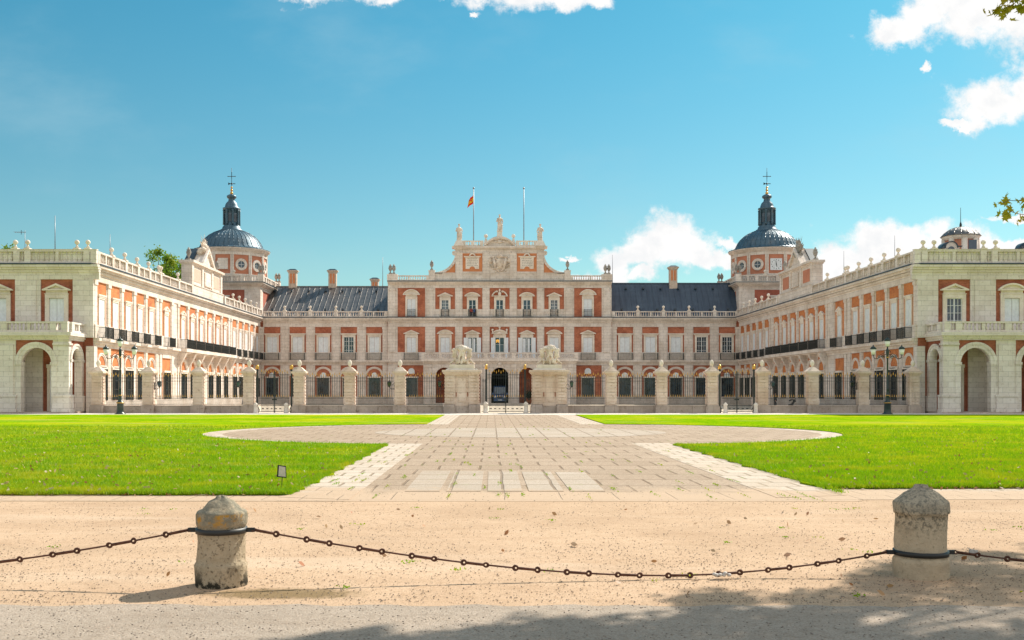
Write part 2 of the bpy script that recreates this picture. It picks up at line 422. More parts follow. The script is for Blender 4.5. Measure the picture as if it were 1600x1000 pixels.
# ------------------------------------------------------------------ window kinds (local: x right, -y outward, z up from the sill)
def pediment(mb, kind, w, z, d=.32, h=None):
    """w half width, z underside of the hood"""
    if kind == 'flat':
        mb.box(-w, w, -.1, d, z, z+.12); mb.box(-w+.08, w-.08, -.1, d-.1, z-.12, z)
        return
    h = h or w*.42
    mb.box(-w, w, -.1, d, z, z+.1)
    if kind == 'tri':
        mb.prism([(-w, z+.1), (0, z+.1+h), (0, z-.06+h), (-w+.38, z+.1)], -.1, d)
        mb.prism([(w, z+.1), (w-.38, z+.1), (0, z-.06+h), (0, z+.1+h)], -.1, d)
        mb.prism([(-w+.3, z+.1), (w-.3, z+.1), (0, z+h-.04)], -.1, .1)
    else:
        hh = h*1.05; R = (w*w+hh*hh)/(2*hh); a = math.asin(min(1, w/R))
        cz = z+.1+hh-R
        if kind == 'seg':
            mb.ring(0, cz, R-.13, R, -.1, d, PI/2-a, PI/2+a, 12)
            mb.ring(0, cz, R-hh*.9, R-.12, -.1, .1, PI/2-a*.85, PI/2+a*.85, 8)
        else:
            mb.ring(0, cz, R-.16, R, -.1, d, PI/2-a, PI/2-a*.35, 6); mb.ring(0, cz, R-.16, R, -.1, d, PI/2+a*.35, PI/2+a, 6)
            mb.ball(-w*.34, d*.5, z+.1+hh*.75, .16); mb.ball(w*.34, d*.5, z+.1+hh*.75, .16)
            mb.ball(0, d*.5, z+.35, .24, .2, .34); mb.ball(0, d*.5, z+.8, .15)
            mb.box(-.1, .1, 0, d*.8, z+.9, z+1.05)
KINDS = {}
def window_kind(key, w, h, sur, ped, pw, style, gap=.22, pedh=None, pr=.16):
    """w,h opening; sur surround width; ped kind; style shutters|glass|open"""
    mb = MB(); hw = w/2
    mb.box(-hw-sur, -hw, -.1, pr, 0, h); mb.box(hw, hw+sur, -.1, pr, 0, h)
    mb.box(-hw-sur, hw+sur, -.1, pr+.003, h, h+sur)
    mb.box(-hw-sur-.04, hw+sur+.04, -.1, pr+.04, h+sur, h+sur+.06)
    mb.box(-hw-sur+.05, hw+sur-.05, -.1, .12, h+sur+.06, h+sur+gap)
    pediment(mb, ped, pw, h+sur+gap, h=pedh, d=pr*2)
    parts = [('window', mb.mesh('window', 'stone_plain'), [])]
    ch = parts[0][2]
    if style == 'shutters':
        s = MB(); n = 3; e = hw-.015
        s.box(.012, e, -.05, .03, .03, h-.02)
        for zz0, zz1 in ((.1, h*.48), (h*.52, h-.12)):
            for k in range(2):
                a = .07+k*(e-.06)/2; b_ = a+(e-.16)/2
                s.box(a, b_, .0, .05, zz0, zz1)
        me = s.mesh('shutter', 'shutter_paint')
        s2 = MB(); s2.v = [(-x, y, z) for x, y, z in s.v]; s2.f = list(s.f); s2.sm = list(s.sm)
        ch.append(('shutter', me)); ch.append(('shutter', s2.mesh('shutter', 'shutter_paint')))
    else:
        g = MB(); g.box(-hw, hw, -.08, .015, 0, h); ch.append(('pane', g.mesh('pane', 'glass_dark')))
        f = MB(); fw = .06
        f.box(-hw, -hw+fw, 0, .07, 0, h); f.box(hw-fw, hw, 0, .07, 0, h); f.box(-fw*.8, fw*.8, 0, .075, 0, h)
        f.box(-hw+fw, hw-fw, 0, .065, h-fw, h); f.box(-hw+fw, hw-fw, 0, .065, 0, fw*2)
        if style == 'grid':
            for sx in (-1, 1): f.box(sx*hw/2-.018, sx*hw/2+.018, 0, .06, fw*2, h-fw)
            for k in range(1, 5): f.box(-hw+fw, hw-fw, 0, .055, h*k/5-.018, h*k/5+.018)
        else:
            for k in (1, 2): f.box(-hw+fw, hw-fw, 0, .055, h*k/3-.015, h*k/3+.015)
        ch.append(('frame', f.mesh('frame', 'frame_paint')))
        if style == 'half':
            c = MB(); c.box(-hw+.08, -hw+.08+hw*.6, .02, .05, .1, h*.95); c.box(hw*.2, hw*.62, .02, .05, .1, h*.95)
            ch.append(('curtain', c.mesh('curtain', 'shutter_paint')))
    KINDS[key] = parts[0]
def spawn_window(key, parent, x, y, z, rz, label=None, extra=None):
    nm, me, ch = KINDS[key]
    o = instmesh(nm, me, parent, (x, y, z), rz)
    for cn, cm in ch:
        c = bpy.data.objects.new(cn, cm); COL.objects.link(c); c.parent = o
    if label: o['label'] = label
    return o
window_kind('range', 1.42, 3.2, .24, 'flat', 1.15, 'shutters', .12)
window_kind('range_glass', 1.42, 3.2, .24, 'flat', 1.15, 'grid', .12)
window_kind('tri', 1.3, 3.1, .26, 'tri', 1.12, 'shutters')
window_kind('tri_glass', 1.3, 3.1, .26, 'tri', 1.12, 'half')
window_kind('seg', 1.3, 3.1, .26, 'seg', 1.15, 'shutters')
window_kind('crown', 1.3, 3.1, .26, 'seg', 1.15, 'glass')
window_kind('up_tri', 1.02, 2.35, .27, 'tri', 1.1, 'grid')
window_kind('up_seg', 1.02, 2.35, .27, 'seg', 1.12, 'glass')
window_kind('up_broken', 1.02, 2.35, .27, 'broken', 1.15, 'glass', pedh=.75)
window_kind('up_end', 1.2, 2.5, .24, 'seg', 1.2, 'shutters', .3, .68)
window_kind('end_tri', 1.25, 3.05, .32, 'tri', 1.14, 'grid', .3)
window_kind('end_seg', 1.25, 3.05, .32, 'seg', 1.14, 'shutters', .3)
window_kind('end_tri_sh', 1.25, 3.05, .32, 'tri', 1.14, 'shutters', .3)
window_kind('wing_tri', 1.1, 3.1, .15, 'tri', .9, 'shutters', .3, pr=.09)
window_kind('wing_flat', 1.15, 3.2, .14, 'flat', .9, 'shutters', .12, pr=.08)
# ground floor grilled window
mb = MB(); mb.box(-.95, -.75, -.1, .1, -.1, 2.6); mb.box(.75, .95, -.1, .1, -.1, 2.6); mb.box(-1.0, 1.0, -.1, .2, 2.6, 2.8)
g = MB(); g.box(-.75, .75, -.08, .02, 0, 2.6)
gr = MB()
for k in range(7): gr.box(-.72+k*.24-.014, -.72+k*.24+.014, .22, .25, -.05, 2.6)
for k in range(4): gr.box(-.8, .8, .215, .255, .1+k*.78, .14+k*.78)
gr.box(-.82,-.78,.05,.25,-.05,2.6); gr.box(.78,.82,.05,.25,-.05,2.6)
KINDS['grille'] = ('window', mb.mesh('window', 'stone_plain'), [('pane', g.mesh('pane', 'glass_dark')), ('grille', gr.mesh('grille', 'iron'))])
# balconies
def balcony_mesh(w, d, h, sp=.11):
    b = MB(); hw = w/2
    b.box(-hw, hw, d-.03, d+.01, h-.04, h); b.box(-hw, hw, d-.03, d+.01, .03, .07); b.box(-hw, hw, d-.025, d+.005, h*.72, h*.72+.025)
    for sx in (-1, 1):
        b.box(sx*hw-.02, sx*hw+.02, 0, d, h-.04, h); b.box(sx*hw-.02, sx*hw+.02, 0, d, .03, .07)
        for k in range(int(d/sp)): b.box(sx*hw-.009, sx*hw+.009, sp*k+.03, sp*k+.05, .07, h-.04)
        b.box(sx*hw-.025, sx*hw+.025, d-.04, d+.02, 0, h+.05)
    n = int(w/sp)
    for k in range(1, n): b.box(-hw+w*k/n-.012, -hw+w*k/n+.012, d-.02, d, .07, h-.04)
    return b.mesh('balcony_railing', 'iron')
BAL = balcony_mesh(2.0, .55, .95); BAL_UP = balcony_mesh(1.1, .22, .95); BAL_W = balcony_mesh(1.75, .6, .92, .085)
# finials
f = MB(); f.box(-.24,.24,-.24,.24,0,.12); f.lathe(0,0,[(.19,.12),(.08,.32),(.07,.42)],8); f.ball(0,0,.6,.2,n=12,m=8)
BALLF = f.mesh('finial', 'stone_plain')
f = MB(); f.box(-.22,.22,-.22,.22,0,.2); f.lathe(0,0,[(.12,.2),(.08,.4),(.22,.62),(.3,.95),(.16,1.05),(.26,1.12),(.14,1.25),(.05,1.45)],10)
URNF = f.mesh('urn', 'stone_dark')
f = MB(); f.box(-.24,.24,-.24,.24,0,.15); f.lathe(0,0,[(.1,.15),(.13,.3),(.24,.5),(.2,.72),(.1,.85),(.02,.92)],10)
PINEF = f.mesh('finial', 'stone_plain')

# ------------------------------------------------------------------ facade pieces
def cornice_ledge(mb, u0, u1, d=0.0):
    mb.box(u0, u1, -.2, d+.14, 5.45, 5.72); mb.box(u0-.02, u1+.02, -.2, d+.3, 5.72, 5.95); mb.box(u0-.04, u1+.04, -.2, d+.5, 5.95, 6.2)
def cornice_top(mb, u0, u1, d=0.0, z=10.9, top=12.2):
    h = top-z
    mb.box(u0, u1, -.2, d+.12, z, z+h*.5); mb.box(u0-.02, u1+.02, -.2, d+.26, z+h*.5, z+h*.66)
    mb.box(u0-.04, u1+.04, -.2, d+.42, z+h*.66, z+h*.82); mb.box(u0-.06, u1+.06, -.2, d+.62, z+h*.82, top)
def flashing(fl, u0, u1, d, z): fl.box(u0-.08, u1+.08, -.2, d+.68, z-.03, z+.08)
def balustrade(mb, u0, u1, posts, d, z0, z1, blind=False, sp=.3):
    d0, d1 = d-.13, d+.13
    mb.box(u0, u1, d0-.03, d1+.03, z0, z0+.16); mb.box(u0, u1, d0-.05, d1+.05, z1-.14, z1)
    if blind: mb.box(u0, u1, d0-.2, d-.02, z0+.16, z1-.14)
    ps = [u0+.24, u1-.24]
    for p in posts:
        if all(abs(p-q) > .56 for q in ps): ps.append(p)
    ps.sort()
    for p in ps: mb.box(p-.25, p+.25, d0-.06, d1+.06, z0+.001, z1-.139+.145)
    for a, b in zip(ps, ps[1:]):
        if b-a > .8:
            m_ = (a+b)/2
            if b-a > 2.0:
                mb.box(m_-.12, m_+.12, d0, d1+.02, z0+.16, z1-.14)
                mb.balusters(a+.27, m_-.14, d, z0+.16, z1-.14, sp); mb.balusters(m_+.14, b-.27, d, z0+.16, z1-.14, sp)
            else: mb.balusters(a+.27, b-.27, d, z0+.16, z1-.14, sp)
def archivolt(mb, cu, cz=3.95, r=1.02, w=.3, d=.1, legs=True, z0=1.0, key=True):
    mb.ring(cu, cz, r, r+w*.55, -.1, d, n=14); mb.ring(cu, cz, r+w*.55, r+w, -.1, d+.05, n=14)
    if legs:
        for sx in (-1, 1):
            a, b = sorted((cu+sx*r, cu+sx*(r+w*.9))); mb.box(a, b, -.1, d-.02, z0, cz-.12); mb.box(a-.03, b+.03, -.1, d+.06, cz-.12, cz)
def arch_wall(mb, u0, u1, z1, openings, d0, d1, r, spring, z0=0.0, n=12):
    """solid wall from z0 to z1 with round-headed openings [(cu)] of radius r"""
    us = u0
    for cu in openings:
        mb.box(us, cu-r, d0, d1, z0, z1); us = cu+r
        pts = [(cu-r*math.cos(PI*k/n), spring+r*math.sin(PI*k/n)) for k in range(n+1)]
        for dd in (d0, d1):
            for a, b in zip(pts, pts[1:]):
                mb.face((mb.P(a[0],dd,a[1]), mb.P(b[0],dd,b[1]), mb.P(b[0],dd,z1), mb.P(a[0],dd,z1)))
        for a, b in zip(pts, pts[1:]):
            mb.face((mb.P(a[0],d0,a[1]), mb.P(b[0],d0,b[1]), mb.P(b[0],d1,b[1]), mb.P(a[0],d1,a[1])), True)
        mb.face((mb.P(cu-r,d0,z1), mb.P(cu+r,d0,z1), mb.P(cu+r,d1,z1), mb.P(cu-r,d1,z1)))
    mb.box(us, u1, d0, d1, z0, z1)

def spouts(mb, us, d, z):
    for u in us: mb.tube((u, d, z), (u, d+.25, z-.05), .05, .05, 6)

# ------------------------------------------------------------------ main ranges (left and right of the central pavilion)
YM = 145.6
def main_range(side):
    s = side; nm = 'left' if s < 0 else 'right'
    root = thing('palace_range', (s*25, YM, 0),
        ('brick and stone palace range left of the central block under a sunlit grey roof' if s < 0 else 'brick and stone palace range right of the central block under a shaded lead roof'), 'building')
    fr = frame(0, YM, s, 0, 0, -1)
    w = MB(fr); w.box(15.9, 34.0, -9, 0, 0, 12.1); w.build('wall', 'brick', root)
    st = MB(fr); bays = [17.8+3.63*k for k in range(5)]
    st.box(15.9, 34, -.1, .12, 0, 1.0)
    edges = [15.9]+[b for c in bays for b in (c-1.17, c+1.17)]+[34.0]
    for a, b in zip(edges[::2], edges[1::2]):
        st.box(a, b, -.1, .10, 1.0, 5.45); st.box(a, b, -.1, .1, 7.3, 10.9)
        c = (a+b)/2; h = min(.45, (b-a)/2)
        st.box(c-h, c+h, .1, .2, 1.0, 5.45); st.box(c-h, c+h, .1, .2, 7.3, 10.6); st.box(c-h-.06, c+h+.06, .1, .26, 10.6, 10.9)
        st.box(c-h-.08, c+h+.08, .08, .26, 6.2, 7.3)
    st.box(15.9, 34, -.1, .09, 6.2, 7.3)
    cornice_ledge(st, 15.9, 33.9); cornice_top(st, 15.9, 33.6)
    for c in bays: archivolt(st, c, legs=False)
    st.build('stonework', 'stone', root)
    fl = MB(fr); flashing(fl, 15.9, 33.5, 0, 12.2); fl.build('flashing', 'lead_flashing', root)
    for k, c in enumerate(bays):
        X = s*c
        spawn_window('range_glass' if (s < 0 and k == 1) or (s > 0 and k in (3, 4)) else 'range', root, X, YM, 6.3, 0)
        instmesh('balcony_railing', BAL, root, (X, YM-.12, 6.22))
        spawn_window('grille', root, X, YM, 1.05, 0)
        lu = MB(frame(X, YM, 1, 0, 0, -1)); lu.ring(0, 4.02, 0.0, .42, -.1, .06, n=10); lu.box(-.42, .42, -.1, .058, 3.86, 4.02); lu.build('lunette', 'shutter_paint', root)
    b = MB(fr); posts = [15.9+.3]+[(x+y)/2 for x, y in zip(bays, bays[1:])]
    balustrade(b, 15.9, 33.9, posts, .25, 12.28, 13.12); b.build('balustrade', 'stone', root)
    for p in posts[1:]: instmesh('finial', BALLF, root, (s*p, YM-.25, 13.12))
    # roof
    yr, zr = (156.0, 17.7) if s < 0 else (150.6, 17.62)
    ye, ze = 146.8, 12.5
    r = MB(); x0, x1 = sorted((s*15.9, s*36))
    r.prism_u([(-ye, ze), (-yr, zr), (-(yr+6.5), ze), ], x0, x1)
    roof = r.build('roof', 'lead_sunlit' if s < 0 else 'lead_shaded', root)
    sm = MB(); L = math.hypot(yr-ye, zr-ze); n = int((x1-x0)/.78)
    for k in range(n+1):
        x = x0+(x1-x0)*k/n
        hgt = .07 if s < 0 else .035
        i = [sm.P(x+dx, -(y), z) for (y, z) in ((ye, ze), (yr, zr)) for dx, in ((-.03,), (.03,))]
        j = [sm.P(x+dx, -(y)+hgt*.6, z+hgt) for (y, z) in ((ye, ze), (yr, zr)) for dx, in ((-.03,), (.03,))]
        sm.face((i[0], j[0], j[2], i[2])); sm.face((i[1], j[1], j[3], i[3])); sm.face((j[0], j[1], j[3], j[2]))
    sm.box(x0, x1, -yr-.12, -yr+.12, zr-.08, zr+.1)
    sm.build('seams', 'lead_sunlit' if s < 0 else 'lead_shaded', roof)
    for row, tt in enumerate((.18, .82)):
        for k in range(7):
            x = s*(18.2+2.55*k+row*.9-.6)
            if abs(x) > 34: continue
            y = ye+(yr-ye)*tt; z = ze+(zr-ze)*tt
            v = MB(); v.tube((x, -y-.1, z+.05), (x, -y+.3, z+.2), .17, .17, 10); v.build('roof_vent', 'lead_flashing', roof)
    # chimneys
    spec = [(-31.4, 156.0, 1.2, 20.25), (-25.35, 156.0, 1.2, 20.25), (-19.6, 162, 1.15, 19.6)] if s < 0 else [(25.5, 150.4, 1.15, 20.1), (18.2, 166, 1.6, 18.9)]
    for (x, y, wd, zt) in spec:
        c = MB(); h = wd/2; zb = 14.5
        c.box(x-h, x+h, -y-h*.7, -y+h*.7, zb, zt-.45); c.box(x-h-.1, x+h+.1, -y-h*.7-.1, -y+h*.7+.1, zt-.45, zt-.25); c.box(x-h-.22, x+h+.22, -y-h*.7-.2, -y+h*.7+.2, zt-.25, zt-.12)
        ch = c.build('chimney', 'chimney_render', roof if abs(y-yr) < 1 else root)
        p_ = MB(); p_.box(x-h*.62, x-h*.12, -y+h*.7-.02, -y+h*.7+.03, zt-2.1, zt-.6); p_.box(x+h*.12, x+h*.62, -y+h*.7-.02, -y+h*.7+.03, zt-2.1, zt-.6)
        cp = MB(); cp.taper(x, -y, zt-.12, zt+.14, h+.2, h*.6, h*.7+.18, h*.3)
        if ch.parent == root: p_.build('brick_panel', 'plaster', ch); cp.build('cap', 'lead_flashing', ch)
        else: p_.build('chimney_panel', 'plaster', roof); cp.build('chimney_cap', 'lead_flashing', roof)
    return root
main_range(-1); main_range(1)

# ------------------------------------------------------------------ central pavilion
root = thing('palace_pavilion', (0, YM, 0), 'three-storey central palace block with arcaded porch, curved gable and royal coat of arms', 'building')
YC = 145.1
fr = frame(0, YC, 1, 0, 0, -1)
w = MB(fr); w.box(-15.84, 15.84, -12, 0, 6.2, 17.2); w.box(-15.84, -1.4, -12, -.0, 0, 6.2); w.box(1.4, 15.84, -12, 0, 0, 6.2)
w.build('wall', 'brick', root)
ins = MB(fr); ins.box(-1.4, 1.4, -12, -11.5, 0, 6.2); ins.build('passage_wall', 'dark_inside', root)
st = MB(fr); fl = MB(fr)
C5 = [0, 3.86, -3.86, 7.72, -7.72]
edges = [-15.84, -14.45, -10.55, -9.12, -6.32, -5.26, -2.46, -1.4, 1.4, 2.46, 5.26, 6.32, 9.12, 10.55, 14.45, 15.84]
for sx in (-1, 1):
    a, b = sorted((sx*10.6, sx*15.84)); st.box(a, b, -.1, .12, 0, 1.0)
for a, b in zip(edges[::2], edges[1::2]):
    outer = min(abs(a), abs(b)) > 9.0
    if outer: st.box(a, b, -.1, .1, 1.0, 5.45)
    st.box(a, b, -.1, .1, 7.3, 10.9); st.box(a, b, -.1, .1, 12.28, 16.4)
    c = (a+b)/2; h = .42
    st.box(c-h, c+h, .1, .22, 7.3, 10.45); st.box(c-h-.06, c+h+.06, .1, .25, 10.45, 10.6); st.box(c-h-.03, c+h+.03, .1, .23, 10.6, 10.9)
    st.box(c-h, c+h, .1, .22, 13.35, 15.9); st.box(c-h-.08, c+h+.08, .1, .28, 12.28, 13.35)
    for q in (-1, 1): st.ball(c+q*(h-.08), .25, 16.15, .14, .1, .14)
    st.box(c-h, c+h, .1, .24, 15.9, 16.4)
st.box(-15.84, 15.84, -.1, .09, 6.2, 7.3)
st.box(-9.12, 9.12, -.1, .07, 12.28, 13.4)
for sx in (-1, 1):
    a, b = sorted((sx*10.6, sx*15.8)); cornice_ledge(st, a, b)
cornice_top(st, -15.8, 15.8); flashing(fl, -15.8, 15.8, 0, 12.2)
cornice_top(st, -15.8, 15.8, z=16.4, top=17.3); flashing(fl, -15.8, 15.8, 0, 17.3)
st.build('stonework', 'stone', root); fl.build('flashing', 'lead_flashing', root)
kinds1 = {0: 'crown', 3.86: 'tri_glass', -3.86: 'tri_glass', 7.72: 'seg', -7.72: 'seg', 12.5: 'tri', -12.5: 'tri'}
kinds2 = {0: 'up_broken', 3.86: 'up_seg', -3.86: 'up_seg', 7.72: 'up_tri', -7.72: 'up_tri', 12.5: 'up_end', -12.5: 'up_end'}
for x, k in kinds1.items():
    wn = spawn_window(k, root, x, YC, 6.3, 0)
    if abs(x) > 10:
        instmesh('balcony_railing', BAL, root, (x, YC-.12, 6.22)); spawn_window('grille', root, x, YC, 1.05, 0)
        lu = MB(frame(x, YC, 1, 0, 0, -1)); lu.ring(0, 4.6, 0.0, .45, -.1, .06, n=10); lu.box(-.45, .45, -.1, .058, 4.25, 4.6); lu.build('lunette', 'shutter_paint', root)
    if abs(x) < 5:      # opened shutters folded against the brick
        for sx in (-1, 1):
            h_ = MB(frame(x, YC, 1, 0, 0, -1)); h_.box(sx*.95-.28, sx*.95+.28, .17, .22, .1, 3.05); 
            o = h_.build('shutter', 'shutter_paint', None); o.parent = wn; o.location = Vector((-x, -YC, 0))
cr = MB(frame(0, YC, 1, 0, 0, -1))
for q in (-1.0, 0, 1.0): cr.box(q-.08, q+.08, .1, .3, 10.0+(.3 if q == 0 else 0), 10.35+(.3 if q == 0 else 0)); cr.ball(q, .25, 10.45+(.35 if q == 0 else 0), .16)
cr.ball(0, .3, 10.0, .3, .15, .2); cr.build('window_crest', 'stone_plain', root)
chd = MB(frame(-.28, YC, 1, 0, 0, -1)); chd.ball(0, .06, 8.95, .28, .05, .16); chd.ball(-.15, .06, 8.75, .1, .04, .12); chd.ball(.15, .06, 8.75, .1, .04, .12); chd.build('chandelier', 'lit_gold', root)
for x, k in kinds2.items():
    spawn_window(k, root, x, YC, 12.36, 0); instmesh('balcony_railing', BAL_UP, root, (x, YC-.16, 12.38))
# porch
YP = 142.0
fp = frame(0, YP, 1, 0, 0, -1)
pw = MB(fp); arch_wall(pw, -10.6, 10.6, 5.5, [-7.72, -3.86, 0, 3.86, 7.72], -.8, 0, 1.2, 3.86)
pw.box(-10.6, -9.8, -3.1, -.8, 0, 5.5); pw.box(9.8, 10.6, -3.1, -.8, 0, 5.5)
pw.box(-10.6, 10.6, -3.0, 0, 5.5, 5.7); pw.box(-10.7, 10.7, -3.0, .18, 5.7, 5.92); pw.box(-10.85, 10.85, -3.0, .42, 5.92, 6.25)
for c in (-7.72, -3.86, 0, 3.86, 7.72): archivolt(pw, c, 3.86, 1.2, .32, .08, z0=.9)
for c in (-9.8, -5.79, -1.93, 1.93, 5.79, 9.8):
    pw.box(c-.33, c+.33, 0, .14, 1.0, 5.1); pw.box(c-.42, c+.42, 0, .2, 0, 1.0); pw.box(c-.38, c+.38, 0, .2, 5.1, 5.5)
pw.ball(0, .2, 5.55, .3, .15, .3)
pw.build('porch', 'stone', root)
pf = MB(fp); pf.box(-10.6, 10.6, -3.1, .6, 0, .12); pf.build('porch_floor', 'stone_plain', root)
b = MB(fp); balustrade(b, -10.8, 10.8, [-5.79, -1.93, 1.93, 5.79], .1, 6.25, 7.1, sp=.32); b.build('porch_balustrade', 'stone', root)
# roof balustrades of the block
for sx in (-1, 1):
    b = MB(fr); q0, q1 = sorted((sx*15.8, sx*9.9)); balustrade(b, q0, q1, [], .3, 17.38, 18.15)
    c = sx*15.15; b.box(c-.75, c+.75, 0, .6, 17.38, 18.3); b.box(sx*9.6-.42, sx*9.6+.42, -.1, .55, 17.38, 18.75); b.box(sx*9.6-.48, sx*9.6+.48, -.14, .6, 18.75, 18.85)
    b.build('balustrade', 'stone', root)
for x in (-15.45, -14.95, 14.95, 15.45): instmesh('urn', URNF, root, (x, YC-.3, 18.3))
for x in (-9.6, 9.6): instmesh('urn', URNF, root, (x, YC-.25, 18.85))
# attic gable
at = MB(fr)
at.box(-9.2, 9.2, -1.2, .12, 17.38, 18.5); at.box(-9.2, 9.2, -1.2, .2, 18.42, 18.56)
at.box(-6.3, 6.3, -1.2, .0, 18.5, 21.9)
for c in (-5.75, -1.93, 1.93, 5.75):
    at.box(c-.5, c+.5, 0, .16, 18.5, 21.55); at.box(c-.5, c+.5, .12, .24, 17.38, 18.6); 
    for q in (-1, 1): at.ball(c+q*.35, .18, 21.4, .13, .09, .13)
at.box(-5.25, 5.25, 0, .08, 21.3, 21.9); at.box(-1.43, 1.43, 0, .06, 18.5, 21.3); at.box(-5.25, 5.25, 0, .08, 18.5, 18.72)
at.box(-6.4, 6.4, -1.2, .25, 21.9, 22.05); at.box(-6.75, 6.75, -1.2, .5, 22.05, 22.3)
for sx in (-1, 1):
    pts = []
    for k in range(11):
        a = PI/2*k/10; pts.append((sx*(9.35-3.05*math.sin(a)), 21.35-2.75*math.cos(a)))
    outer = [(x, z) for x, z in pts]; inner = [(sx*6.3, 21.0)]
    band = []
    for k in range(10):
        (xa, za), (xb, zb) = pts[k], pts[k+1]
        dx, dz = xb-xa, zb-za; L = math.hypot(dx, dz); nx, nz = dz/L, -dx/L
        if nz > 0: nx, nz = -nx, -nz
        at.prism([(xa, za), (xb, zb), (xb+nx*.35, zb+nz*.35), (xa+nx*.35, za+nz*.35)], -.5, .2)
    at.ring(sx*6.45, 21.35, .05, .3, -.4, .22, 0, 2*PI, 12)
at.ring(0, 21.45, 1.6, 2.3, -.5, .1, PI/2-.98, PI/2+.98, 14)   # segmental pediment
R = 2.75; cz = 23.6-R-.02
at.ring(0, cz, R-.22, R+.02, -.6, .55, PI/2-.93, PI/2+.93, 16); at.ring(0, cz, R-1.5, R-.2, -.5, .12, PI/2-.85, PI/2+.85, 14)
at.ball(0, .2, 23.0, .35, .15, .3); at.ball(-.6, .2, 22.95, .3, .12, .12); at.ball(.6, .2, 22.95, .3, .12, .12)
at.build('gable', 'stone', root)
for sx in (-1, 1):
    vb = MB(fr)
    poly = [(sx*6.3, 18.5)]+[(sx*(9.0-2.7*math.sin(PI/2*k/8)), 20.9-2.4*math.cos(PI/2*k/8)) for k in range(9)]
    vb.prism(poly, -.45, .05)
    vb.build('gable_panel', 'plaster', root)
    a, b_ = sorted((sx*2.45, sx*5.25)); vb = MB(fr); vb.box(a, b_, -.1, .05, 18.72, 21.3); vb.build('gable_panel', 'plaster', root)
for sx in (-1, 1):
    p_ = MB(frame(sx*3.87, YC, 1, 0, 0, -1))
    outl = [(-.95, 19.1), (-.4, 19.1)]+[(-.4*math.cos(PI*k/6), 19.1+.35*math.sin(PI*k/6)) for k in range(1, 6)]+[(.4, 19.1), (.95, 19.1), (.95, 20.45), (1.02, 20.75), (-1.02, 20.75), (-.95, 20.45)]
    p_.prism(outl, 0, .12); p_.box(-1.2, 1.2, 0, .28, 20.75, 20.9); p_.ring(0, 20.85, .3, .48, 0, .28, n=8)
    o = p_.build('plaque', 'stone_plain', root)
    q = MB(frame(sx*3.87, YC, 1, 0, 0, -1))
    rr = random.Random(3+sx)
    for ln in range(5):
        u = -.78+rr.random()*.1
        while u < .7:
            wd = .1+rr.random()*.22; q.box(u, min(u+wd, .78), .11, .125, 20.5-ln*.24, 20.57-ln*.24); u += wd+.07
    q.build('inscription', 'stone_dark', o)
ca = MB(fr); rr = random.Random(5)
ca.ball(0, .15, 19.9, .62, .3, .75); ca.ball(0, .25, 20.9, .45, .25, .28); ca.box(-.05, .05, .2, .35, 21.1, 21.5)
for sx in (-1, 1):
    ca.limb((sx*.6, .3, 19.2), (sx*.85, .35, 20.4), .18, .22); ca.ball(sx*.95, .4, 20.75, .2); ca.ball(sx*1.3, .2, 20.3, .25, .1, .4)
    ca.limb((sx*.9, .35, 20.3), (sx*1.4, .35, 20.0), .1, .08)
for k in range(46):
    a = rr.random()*2*PI; r_ = .5+rr.random()*.95; ca.ball(r_*math.cos(a), .12, 19.85+r_*math.sin(a)*.85, .08+rr.random()*.12, .12+rr.random()*.12, .08+rr.random()*.12, n=6, m=4)
for k in range(9): ca.tube((0, .1, 19.6), (1.5*math.cos(PI*(k+.5)/9+PI), .15, 19.7+.75*math.sin(PI*(k+.5)/9+PI)), .1, .05)
ca.build('coat_of_arms', 'stone_sculpt', root)
b = MB(fr); balustrade(b, -5.3, -2.3, [-3.8], .1, 22.3, 23.08, sp=.28); balustrade(b, 2.3, 5.3, [3.8], .1, 22.3, 23.08, sp=.28)
b.taper(-5.75, 0, 22.3, 23.1, .75, .4); b.taper(5.75, 0, 22.3, 23.1, .75, .4)
b.taper(0, 0, 23.5, 24.4, .42, .32); b.box(-.4, .4, -.4, .4, 24.4, 24.5)
b.taper(-1.95, .1, 22.6, 23.4, .32, .12); b.taper(1.95, .1, 22.6, 23.4, .32, .12); b.ball(-1.95, .1, 23.75, .28); b.ball(1.95, .1, 23.75, .28)
b.build('gable_balustrade', 'stone_plain', root)

